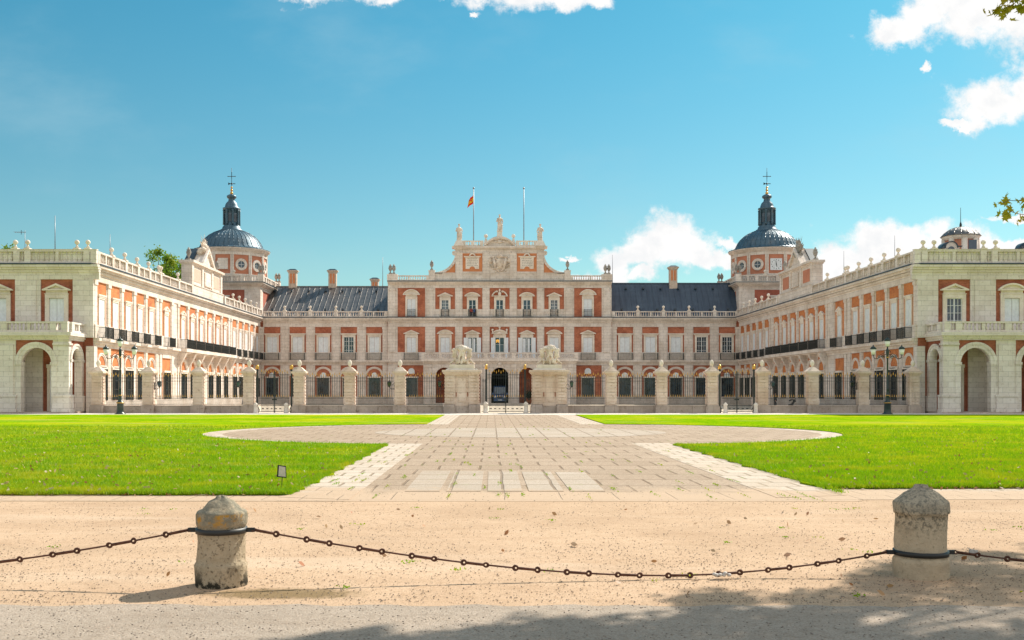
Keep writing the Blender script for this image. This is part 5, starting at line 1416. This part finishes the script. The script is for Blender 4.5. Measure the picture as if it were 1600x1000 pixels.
# potted shrub behind the gate
x, y = pxx(826, 141.0), 141.0
t_ = thing('potted_shrub', (x, y, 0), 'dark shrub in a tub seen through the bars at the right of the central gate', 'plant')
MB(frame(x,y,1,0,0,-1)).lathe(0,0,[(.28,0),(.36,.5),(.4,.52),(.36,.54)],14).build('tub', 'terracotta', t_)
MB(frame(x,y,1,0,0,-1)).tube((0,0,.4),(0,0,1.2),.04,.03).build('stem', 'bark', t_)
addobj('foliage', leaf_mesh('foliage', np.array([x,y,1.25])+rng.normal(size=(900,3))*np.array([.24,.24,.3]), None, .07, 'leaf_dark'), t_)
# plane tree standing off to the right, its crown over the road
KX, KY = SUN.x/SUN.z, SUN.y/SUN.z
tp = (13.6, 15.0)
pt = thing('plane_tree', (tp[0], tp[1], 0), 'plane tree beyond the right edge whose yellow-green leaf sprigs hang into the upper right corner', 'tree')
bx = [(440,1010),(560,990),(640,972),(700,985),(760,992),(850,962),(960,972),(1040,962),(1100,936),(1160,905),(1230,930),(1300,922),(1390,885),(1440,862),(1520,850),(1600,842),(1800,840),(2600,840)]
def bnd(px):
    for (a, b), (c, d) in zip(bx, bx[1:]):
        if a <= px <= c: return b+(d-b)*(px-a)/(c-a)
    return 1010
P = []; clumps = []
rr = random.Random(4)
while len(clumps) < 300:
    px = rr.uniform(440, 2500); py = bnd(px)+14+rr.random()**1.5*420
    Y = CAMZ*F/(py-VY); X = pxx(px, Y)
    if X > 9 or Y < 2.6: continue
    h = 4.3+.62*Y+rr.random()**2*3.5
    p = (X+KX*h, Y+KY*h, h); clumps.append((p, rr.uniform(.3,.62)))
for (p, r_) in clumps: dv = rng.normal(size=(120,3)); dv /= np.linalg.norm(dv, axis=1)[:,None]; P.append(np.array(p)+dv*(rng.random(120)**.45)[:,None]*np.array([r_,r_,r_*.6]))
addobj('crown', leaf_mesh('crown', np.vstack(P), None, .125, 'leaf_plane', True), pt)
tr = MB(frame(0,0,1,0,0,-1)); W = lambda p: (p[0], -p[1], p[2])
tr.path([W((tp[0],tp[1],0)), W((tp[0],tp[1]+.1,3)), W((tp[0]-.2,tp[1],6)), W((tp[0]-.6,tp[1]+.2,9.5))], [.42,.36,.32,.24], 14)
hubs = [(12.5,14.8,8.3),(9.5,13.5,10.0),(7.2,15.5,11.5),(6.0,11.5,9.4),(10.0,17.5,12.0),(11.5,11.5,9.2)]
for i, h in enumerate(hubs[1:]): tr.path([W((tp[0]-.3,tp[1],7.2)), W(((tp[0]+h[0])/2+.3,(tp[1]+h[1])/2,h[2]*.9)), W(h)], [.2,.13,.07], 8)
for (p, r_) in clumps[::3]:
    hb = min(hubs, key=lambda q: (q[0]-p[0])**2+(q[1]-p[1])**2+(q[2]-p[2])**2)
    mid = tuple((a+b)/2 for a, b in zip(hb, p)); tr.path([W(hb), W((mid[0], mid[1], mid[2]+.15)), W(p)], [.04,.025,.01], 5)
# hanging twigs seen in the corner of the view
YS = 12.0
def wp(px, py, Y=YS): return (pxx(px, Y), Y, pzz(py, Y))
tw1 = [(1660,-120),(1640,-60),(1612,-20),(1590,2),(1570,14),(1552,20)]
tw2 = [(1720,200),(1670,255),(1640,290),(1612,306),(1590,314),(1576,313),(1566,318)]; tw3 = [(1640,290),(1625,320),(1604,336),(1590,334),(1578,330)]
for tw in (tw1, tw2, tw3): tr.path([W(wp(*q)) for q in tw], [.009]+[.004]*(len(tw)-1), 5)
tr.path([W(hubs[3]), W((7.2,12.1,8.2)), W(wp(1660,-120))], [.04,.02,.012], 6); tr.path([W(hubs[3]), W((8.2,12.1,7.5)), W(wp(1760,60)), W(wp(1720,200))], [.04,.02,.014,.012], 6)
tr.build('trunk', 'bark', pt)
L = []
for (px, py) in [(1546,22),(1552,16),(1558,24),(1560,10),(1566,19),(1569,6),(1574,22),(1577,12),(1581,3),(1586,14),(1590,6),(1596,12),(1599,2),(1583,24),(1605,10),(1612,-5),(1572,15),(1563,15)]: L.append(wp(px, py, YS+rr.uniform(-.15,.15)))
for (px, py) in [(1564,318),(1569,313),(1573,320),(1576,331),(1581,335),(1571,338),(1597,318),(1602,310),(1596,347),(1600,340),(1604,345),(1607,316),(1612,325),(1616,310)]: L.append(wp(px, py, YS+rr.uniform(-.15,.15)))
addobj('hanging_leaves', leaf_mesh('hanging_leaves', np.repeat(np.array(L),3,axis=0)+rng.normal(size=(len(L)*3,3))*.035, None, .075, 'leaf_plane', True), pt)

# ------------------------------------------------------------------ ground
def sheet(name, pts, z, mat, kind='structure', label=None):
    me = bpy.data.meshes.new(name); bm = bmesh.new()
    vs = [bm.verts.new((x, y, z)) for x, y in pts]; f_ = bm.faces.new(vs); bmesh.ops.triangulate(bm, faces=[f_]); bm.normal_update()
    lo = [bm.verts.new((x, y, -.01)) for x, y in pts]; tops = list(bm.faces)
    for k in range(len(pts)): bm.faces.new((vs[k], vs[(k+1) % len(vs)], lo[(k+1) % len(vs)], lo[k]))
    bm.normal_update()
    for q in bm.faces:
        if q.normal.z < 0: q.normal_flip()
    bm.to_mesh(me); bm.free(); me.materials.append(MATS[mat]); o = bpy.data.objects.new(name, me); COL.objects.link(o)
    tag(o, kind=kind); return o
gm = MB()
gx = [-900,-200,-60,-20,-8,0,8,20,60,200,900]; gy = [-60,-10,5,12,16,20,40,90,200,600,2500]
gi = [[gm.P(x, -y, 0) for x in gx] for y in gy]
for i in range(10):
    for j in range(10): gm.face((gi[i][j], gi[i][j+1], gi[i+1][j+1], gi[i+1][j]))
tag(gm.build('ground', 'sand'), kind='structure')
def jag(pts, amp, step, seed):
    rr = random.Random(seed); out = []
    for (a, b) in zip(pts, pts[1:]+pts[:1]):
        L = math.dist(a, b); n = max(1, min(140, int(L/step)))
        for k in range(n):
            t_ = k/n; j = amp if 0 < k else 0; out.append((a[0]+(b[0]-a[0])*t_+rr.uniform(-j,j), a[1]+(b[1]-a[1])*t_+rr.uniform(-j,j)))
    return out
sheet('road', jag([(-80,-30),(80,-30),(80,8.7),(9,8.62),(3,8.55),(-3,8.6),(-9,8.58),(-80,8.8)], .05, .25, 3), .004, 'gravel_road')
sheet('courtyard', [(-36,83.2),(36,83.2),(36,146),(-36,146)], .004, 'court_sand')
EC = (0.1, 44.6); EA, EB = 13.5, 11.6
def ell(a0, a1, n, ea=EA, eb=EB): return [(EC[0]+ea*math.cos(a0+(a1-a0)*k/n), EC[1]+eb*math.sin(a0+(a1-a0)*k/n)) for k in range(n+1)]
rr = random.Random(77)
front = [(-4.75, 16.7), (4.9, 16.7)]
sheet('path', front+[(4.9,17.8),(-4.75,17.8)], .0045, 'cobble')
sheet('path', [(4.9,17.8),(4.9,77.2),(-4.75,77.2),(-4.75,17.8)], .004, 'cobble')
sheet('path', ell(0, 2*PI, 80)[:-1], .0095, 'cobble')
for s in (-1, 1):
    x0, x1 = (-4.75, -3.5) if s < 0 else (3.65, 4.95)
    pts = [(x0,17.3),(x1,16.9),(x1,34.9),(x0,34.9)] if s < 0 else [(x0,17.2),(x1,17.6),(x1,35.2),(x0,35.2)]
    sheet('border_paving', pts, .0105, 'border_slab')
    pts = [(x0,55),(x1,55),(x1,77.2),(x0,77.2)]; sheet('border_paving', pts, .012, 'border_slab')
sheet('border_paving', [(-60,16.9),(-4.6,16.7),(-3.55,16.7),(-3.5,17.9),(-60,18.1)], .0065, 'border_slab')
sheet('border_paving', [(3.7,16.9),(60,17.4),(60,20.4),(4.9,18.9)], .0065, 'border_slab')
ringo = ell(PI*.5-1.2, PI*.5+1.2, 2)
for a0, a1 in ((PI-1.0, PI+1.0), (-1.0, 1.0)):
    o_ = ell(a0, a1, 24); i_ = ell(a0, a1, 24, EA-.85, EB-.6); sheet('ring_paving', o_+i_[::-1], .0145, 'border_slab')
sheet('inner_disc', ell(0, 2*PI, 48, 6.3, 5.2)[:-1], .0165, 'slab_pale')
for k in range(5):
    x = -2.7+k*.74; sheet('slab_strip', [(x,18.3),(x+.62,18.3),(x+.62+.02,23.0-.1*k),(x,23.0-.1*k)], .0125, 'slab_pale')
sheet('pavement', [(-60,76.9),(60,76.9),(60,82.9),(-60,82.9)], .02, 'pavement_pale')
# lawns
def lawn(s):
    X1 = s*60; xe = -4.65 if s < 0 else 4.95
    yn = 17.65 if s < 0 else 18.75; ynf = 17.8 if s < 0 else 20.2
    a = [(X1, ynf), (xe, yn), (xe, 34.3)]
    if s < 0: arc = [p for p in ell(PI+math.asin(.86), PI-math.asin(.86), 34)]
    else: arc = [p for p in ell(-math.asin(.86), math.asin(.86), 34)]
    arc = [p for p in arc if (p[0] < xe if s < 0 else p[0] > xe)]
    pts = jag(a, .035, .16, 20+s)[:-1] if False else a[:1]+jag([a[0],a[1]], .04, .4, 30+s)[1:141]+jag([a[1],a[2]], .04, .16, 31+s)[:int(16/.16)]
    pts = a[:1]
    rr = random.Random(40+s)
    n = 260
    for k in range(1, n): t_ = (k/n); t_ = 1-(1-t_)**1.0; pts.append((a[0][0]+(a[1][0]-a[0][0])*t_, a[0][1]+(a[1][1]-a[0][1])*t_+rr.uniform(-.06,.06)+.07*math.sin(k*.9)*math.sin(k*.23)))
    pts.append(a[1])
    for k in range(1, 90): pts.append((a[1][0]+.09*math.sin(k*.7+s)+rr.uniform(-.09,.09), a[1][1]+(a[2][1]-a[1][1])*k/90))
    pts += arc+[(xe, 55.2), (xe+ (0 if s<0 else .2), 76.6), (X1, 76.9)]
    me = bpy.data.meshes.new('lawn'); bm = bmesh.new()
    vs = [bm.verts.new((x, y, .045)) for x, y in pts]; f_ = bm.faces.new(vs)
    r = bmesh.ops.extrude_face_region(bm, geom=[f_]); 
    for v in r['geom']:
        if isinstance(v, bmesh.types.BMVert): v.co.z = 0.002
    bmesh.ops.triangulate(bm, faces=bm.faces[:]); bmesh.ops.recalc_face_normals(bm, faces=bm.faces)
    bm.to_mesh(me); bm.free(); me.materials.append(MATS['lawn']); o = bpy.data.objects.new('lawn', me); COL.objects.link(o); tag(o, kind='structure')
    return pts
LP = {s: lawn(s) for s in (-1, 1)}
def in_lawn(x, y):
    ok = ((x < -4.65) & (y > 17.65)) | ((x > 4.95) & (y > 18.8+(x-4.95)*.026))
    el = ((x-EC[0])/EA)**2+((y-EC[1])/EB)**2 < 1
    return ok & ~el & (y < 76.7)
def blades(N):
    y = 17.5/(1-rng.random(N)*.66); half = y*.62
    x = (rng.random(N)*2-1)*half
    edge = rng.random(N) < .12
    m = in_lawn(x, y); x, y = x[m], y[m]
    # tufts along the near edges
    ne = 9000; ex = -4.65-rng.random(ne)*8; ey = 17.62+rng.normal(size=ne)*.05
    ex2 = 4.95+rng.random(ne)*8.5; ey2 = 18.76+(ex2-4.95)*.026+rng.normal(size=ne)*.05
    n3 = 7000; ey3 = 17.7+rng.random(n3)*16; ex3 = np.where(rng.random(n3) < .5, -4.63, 4.93)+rng.normal(size=n3)*.05
    x = np.concatenate([x, ex, ex2, ex3]); y = np.concatenate([y, ey, ey2, ey3]); n = len(x)
    h = (.03+.05*rng.random(n)**1.5)*(y/18)**.35; w = .006*(y/18)**.7*(.7+.6*rng.random(n))
    a = rng.random(n)*2*PI; ca, sa = np.cos(a)*w, np.sin(a)*w; lx, ly = rng.normal(size=n)*h*.45, rng.normal(size=n)*h*.45
    V = np.empty((n,3,3)); z0 = .035
    V[:,0] = np.stack([x-ca, y-sa, np.full(n,z0)],1); V[:,1] = np.stack([x+ca, y+sa, np.full(n,z0)],1); V[:,2] = np.stack([x+lx, y+ly, .045+h],1)
    me = bpy.data.meshes.new('grass'); me.vertices.add(n*3); me.vertices.foreach_set('co', V.ravel().astype(np.float32))
    me.loops.add(n*3); me.loops.foreach_set('vertex_index', np.arange(n*3, dtype=np.int32)); me.polygons.add(n); me.polygons.foreach_set('loop_start', np.arange(0,n*3,3,dtype=np.int32))
    me.materials.append(MATS['grass_blade']); me.update(calc_edges=True); me.validate()
    o = bpy.data.objects.new('grass', me); COL.objects.link(o); tag(o, 'short bright green grass of the two lawns', 'grass', kind='stuff')
blades(420000)
# fallen leaves, pebbles and weeds
n = 1100; y = 17.8/(1-rng.random(n)*.6); x = (rng.random(n)*2-1)*y*.55; m = in_lawn(x, y); x, y = x[m], y[m]
ex = np.concatenate([5+rng.random(160)*8, -5-rng.random(60)*8]); ey = np.concatenate([18.72+rng.normal(size=160)*.1+(ex[:160]-5)*.026, 17.6+rng.normal(size=60)*.08])
x = np.concatenate([x, ex]); y = np.concatenate([y, ey]); n3 = 60; x = np.concatenate([x, (rng.random(n3)*2-1)*5]); y = np.concatenate([y, 8.8+rng.random(n3)*7])
z = np.where(in_lawn(x, y), .085, .03)
tag(addobj('fallen_leaves', leaf_mesh('fallen_leaves', np.stack([x,y,z],1), None, .042, 'leaf_litter')), 'scattered dry fallen leaves on the lawns', 'leaves', kind='stuff')
def pebbles(N, name, mat, size, ymin, ymax, seed):
    r_ = np.random.default_rng(seed); y = ymin/(1-r_.random(N)*(1-ymin/ymax)); x = (r_.random(N)*2-1)*y*.6+CAMX
    cn = N//60; cx_ = x[:cn]; cy_ = y[:cn]; k_ = r_.integers(0, cn, N); cl_ = r_.random(N) < .5; x = np.where(cl_, cx_[k_]+r_.normal(size=N)*.45, x); y = np.where(cl_, np.clip(cy_[k_]+r_.normal(size=N)*.16, ymin, ymax), y)
    base = np.array([(1,0,0),(0,1,0),(-1,0,0),(0,-1,0),(0,0,.7),(0,0,-.3)]); F_ = [(0,1,4),(1,2,4),(2,3,4),(3,0,4),(1,0,5),(2,1,5),(3,2,5),(0,3,5)]
    s = size*(.4+1.2*r_.random(N)**2.5); a = r_.random(N)*2*PI
    V = np.empty((N,6,3)); jit = 1+.5*(r_.random((N,6))-.5)
    for k, b in enumerate(base):
        V[:,k,0] = x+s*jit[:,k]*(b[0]*np.cos(a)-b[1]*np.sin(a))*1.2; V[:,k,1] = y+s*jit[:,k]*(b[0]*np.sin(a)+b[1]*np.cos(a)); V[:,k,2] = .006+s*b[2]
    fa = (np.arange(N)[:,None,None]*6+np.array(F_)[None]).reshape(-1)
    me = bpy.data.meshes.new(name); me.vertices.add(N*6); me.vertices.foreach_set('co', V.reshape(-1).astype(np.float32)); me.loops.add(len(fa)); me.loops.foreach_set('vertex_index', fa.astype(np.int32))
    me.polygons.add(N*8); me.polygons.foreach_set('loop_start', np.arange(0,N*24,3,dtype=np.int32)); me.materials.append(MATS[mat]); me.update(calc_edges=True); me.validate()
    o = bpy.data.objects.new(name, me); COL.objects.link(o); return o
tag(pebbles(16000, 'pebbles', 'bark', .0055, 8.7, 16.6, 5), 'dark grit and twigs strewn over the sandy strip', 'grit', kind='stuff')
tag(pebbles(9000, 'stone_chips', 'stone_plinth', .006, 8.7, 19, 15), 'small pale stone chips on the sand', 'grit', kind='stuff')
tag(pebbles(4500, 'gravel', 'stone_plinth', .0055, 6.9, 8.8, 6), 'loose pale gravel on the road edge', 'gravel', kind='stuff')
# weeds in joints
N = 2600; cxs = rng.random(110)*9-4.5; cys = 16.9/(1-rng.random(110)*.7); pick = rng.integers(0,110,N)
cxs2 = rng.random(40)*14-7; cys2 = 8.9+rng.random(40)*7; pick2 = rng.integers(0,40,500)
x = np.concatenate([cxs[pick]+rng.normal(size=N)*.02, cxs2[pick2]+rng.normal(size=500)*.04]); y = np.concatenate([cys[pick]+rng.normal(size=N)*.22, cys2[pick2]+rng.normal(size=500)*.04])
tag(addobj('weeds', leaf_mesh('weeds', np.stack([x,y,np.full(len(x),.025)],1), None, .014, 'grass_blade')), 'small green weeds growing in the paving joints', 'weeds', kind='stuff')

# ------------------------------------------------------------------ world, sun, camera
w = bpy.data.worlds.new('World'); sc.world = w; w.use_nodes = True
t = NT(w); bg = w.node_tree.nodes['Background']; bg.inputs['Strength'].default_value = .075
sky = t.node('ShaderNodeTexSky', sky_type='NISHITA', sun_disc=False, sun_elevation=math.asin(SUN.z), sun_rotation=math.atan2(SUN.x, SUN.y), altitude=500, air_density=1.0, dust_density=.6, ozone_density=1.6)
g = t.node('ShaderNodeTexCoord').outputs['Generated']
sp = t.node('ShaderNodeSeparateXYZ', ins={0: g})
yy = t.math('MAXIMUM', sp.outputs[1], .05)
U = t.math('DIVIDE', sp.outputs[0], yy); V = t.math('DIVIDE', sp.outputs[2], yy)
Pv = t.node('ShaderNodeCombineXYZ', ins={0: U, 1: V}).outputs[0]
wn = t.noise(Pv, 16, 7, .65, 'Color'); warp = t.vmath('SCALE', t.vmath('SUBTRACT', wn, (.5,.5,.5)), .06)
Pw = t.vmath('ADD', Pv, warp)
blobs = [(485,-8,52,20),(600,-12,40,15),(700,-18,30,12),(760,-12,45,22),(820,-8,60,30),(870,-4,50,22),(925,2,26,14),(732,18,10,4),
 (1398,50,42,24),(1440,22,42,32),(1470,0,50,30),(1540,16,92,50),(1615,28,90,48),(1562,150,74,42),(1615,138,70,48),(1540,170,46,26),(1500,192,28,7),(1448,98,9,8),
 (1035,378,52,34),(1000,392,45,26),(960,405,34,22),(955,432,34,20),(1070,400,52,24),(1098,412,30,14),(1000,428,20,14),(1138,408,30,12),(1150,386,28,8),(910,432,50,12),(890,398,18,5),(1160,372,10,5),(1218,400,50,14),
 (1330,398,55,34),(1382,382,52,36),(1432,374,42,28),(1470,376,46,30),(1300,418,50,24),(1420,400,80,30),(1500,390,60,22),(1575,386,50,11),(1250,430,60,16),(1590,339,46,5)]
cur = None
for (px, py, rx, ry) in blobs:
    cx_, cy_ = (px-VX)/F, (VY-py)/F
    d = t.vmath('MULTIPLY', t.vmath('SUBTRACT', Pw, (cx_, cy_, 0)), (F/rx, F/ry, 0)); L_ = t.vmath('LENGTH', d)
    cur = L_ if cur is None else t.math('MINIMUM', cur, L_)
n1 = t.noise(Pv, 30, 10, .66); n2 = t.noise(Pv, 5, 6, .6)
n3 = t.noise(Pv, 11, 8, .6)
dens = t.math('ADD', t.math('SUBTRACT', 1.12, cur), t.math('MULTIPLY', t.math('SUBTRACT', t.math('ADD', t.math('MULTIPLY', n1, .55), t.math('MULTIPLY', n3, .45)), .5), 3.6))
dens = t.ramp(dens, -.25, .5)
front = t.math('GREATER_THAN', sp.outputs[1], .05)
dens = t.math('MULTIPLY', dens, front)
# unseen broken cloud added behind and above the viewer to whiten light on the facade
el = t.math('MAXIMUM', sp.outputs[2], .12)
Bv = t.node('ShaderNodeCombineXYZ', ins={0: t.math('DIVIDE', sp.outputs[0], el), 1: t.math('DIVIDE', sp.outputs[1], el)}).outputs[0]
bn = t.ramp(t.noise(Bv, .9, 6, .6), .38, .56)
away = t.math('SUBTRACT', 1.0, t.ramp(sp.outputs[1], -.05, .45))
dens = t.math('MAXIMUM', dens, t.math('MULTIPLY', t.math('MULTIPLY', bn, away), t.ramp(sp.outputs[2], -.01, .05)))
mv = t.node('ShaderNodeMapping', ins={'Vector': Pv, 'Scale': (1, 2.0, 1), 'Rotation': (0,0,.25)})
haze = t.math('MULTIPLY', t.ramp(t.noise(mv.outputs[0], 4, 6, .55), .48, .8), .28)
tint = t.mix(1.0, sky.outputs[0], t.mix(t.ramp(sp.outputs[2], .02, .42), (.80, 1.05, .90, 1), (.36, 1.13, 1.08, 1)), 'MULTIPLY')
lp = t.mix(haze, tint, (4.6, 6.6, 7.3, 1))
Po = t.vmath('ADD', Pv, (.006, -.012, 0))
shade = t.ramp(t.math('ADD', t.math('SUBTRACT', t.noise(Po, 14, 6, .6), t.noise(Pv, 14, 6, .6)), .5), .44, .64)
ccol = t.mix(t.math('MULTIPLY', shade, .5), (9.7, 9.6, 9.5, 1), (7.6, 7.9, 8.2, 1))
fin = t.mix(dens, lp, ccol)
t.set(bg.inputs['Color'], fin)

sun = bpy.data.lights.new('Sun', 'SUN'); sun.energy = 5.2; sun.angle = math.radians(.45); sun.color = (1, .93, .81)
so = bpy.data.objects.new('Sun', sun); COL.objects.link(so); so.rotation_euler = SUN.to_track_quat('Z', 'Y').to_euler(); so.location = (30, 40, 60)
cam = bpy.data.cameras.new('Camera'); co = bpy.data.objects.new('Camera', cam); COL.objects.link(co)
co.location = (CAMX, 0, CAMZ); co.rotation_euler = (PI/2, 0, 0); cam.sensor_width = 36; cam.lens = 36; cam.shift_x = (800-VX)/F; cam.shift_y = (VY-500)/F
cam.clip_end = 5000; cam.clip_start = .05; sc.camera = co
sc.view_settings.view_transform = 'Standard'; sc.view_settings.look = 'None'; sc.view_settings.gamma = 1.0; sc.view_settings.exposure = .5
sc.cycles.max_bounces = 6; sc.cycles.diffuse_bounces = 4
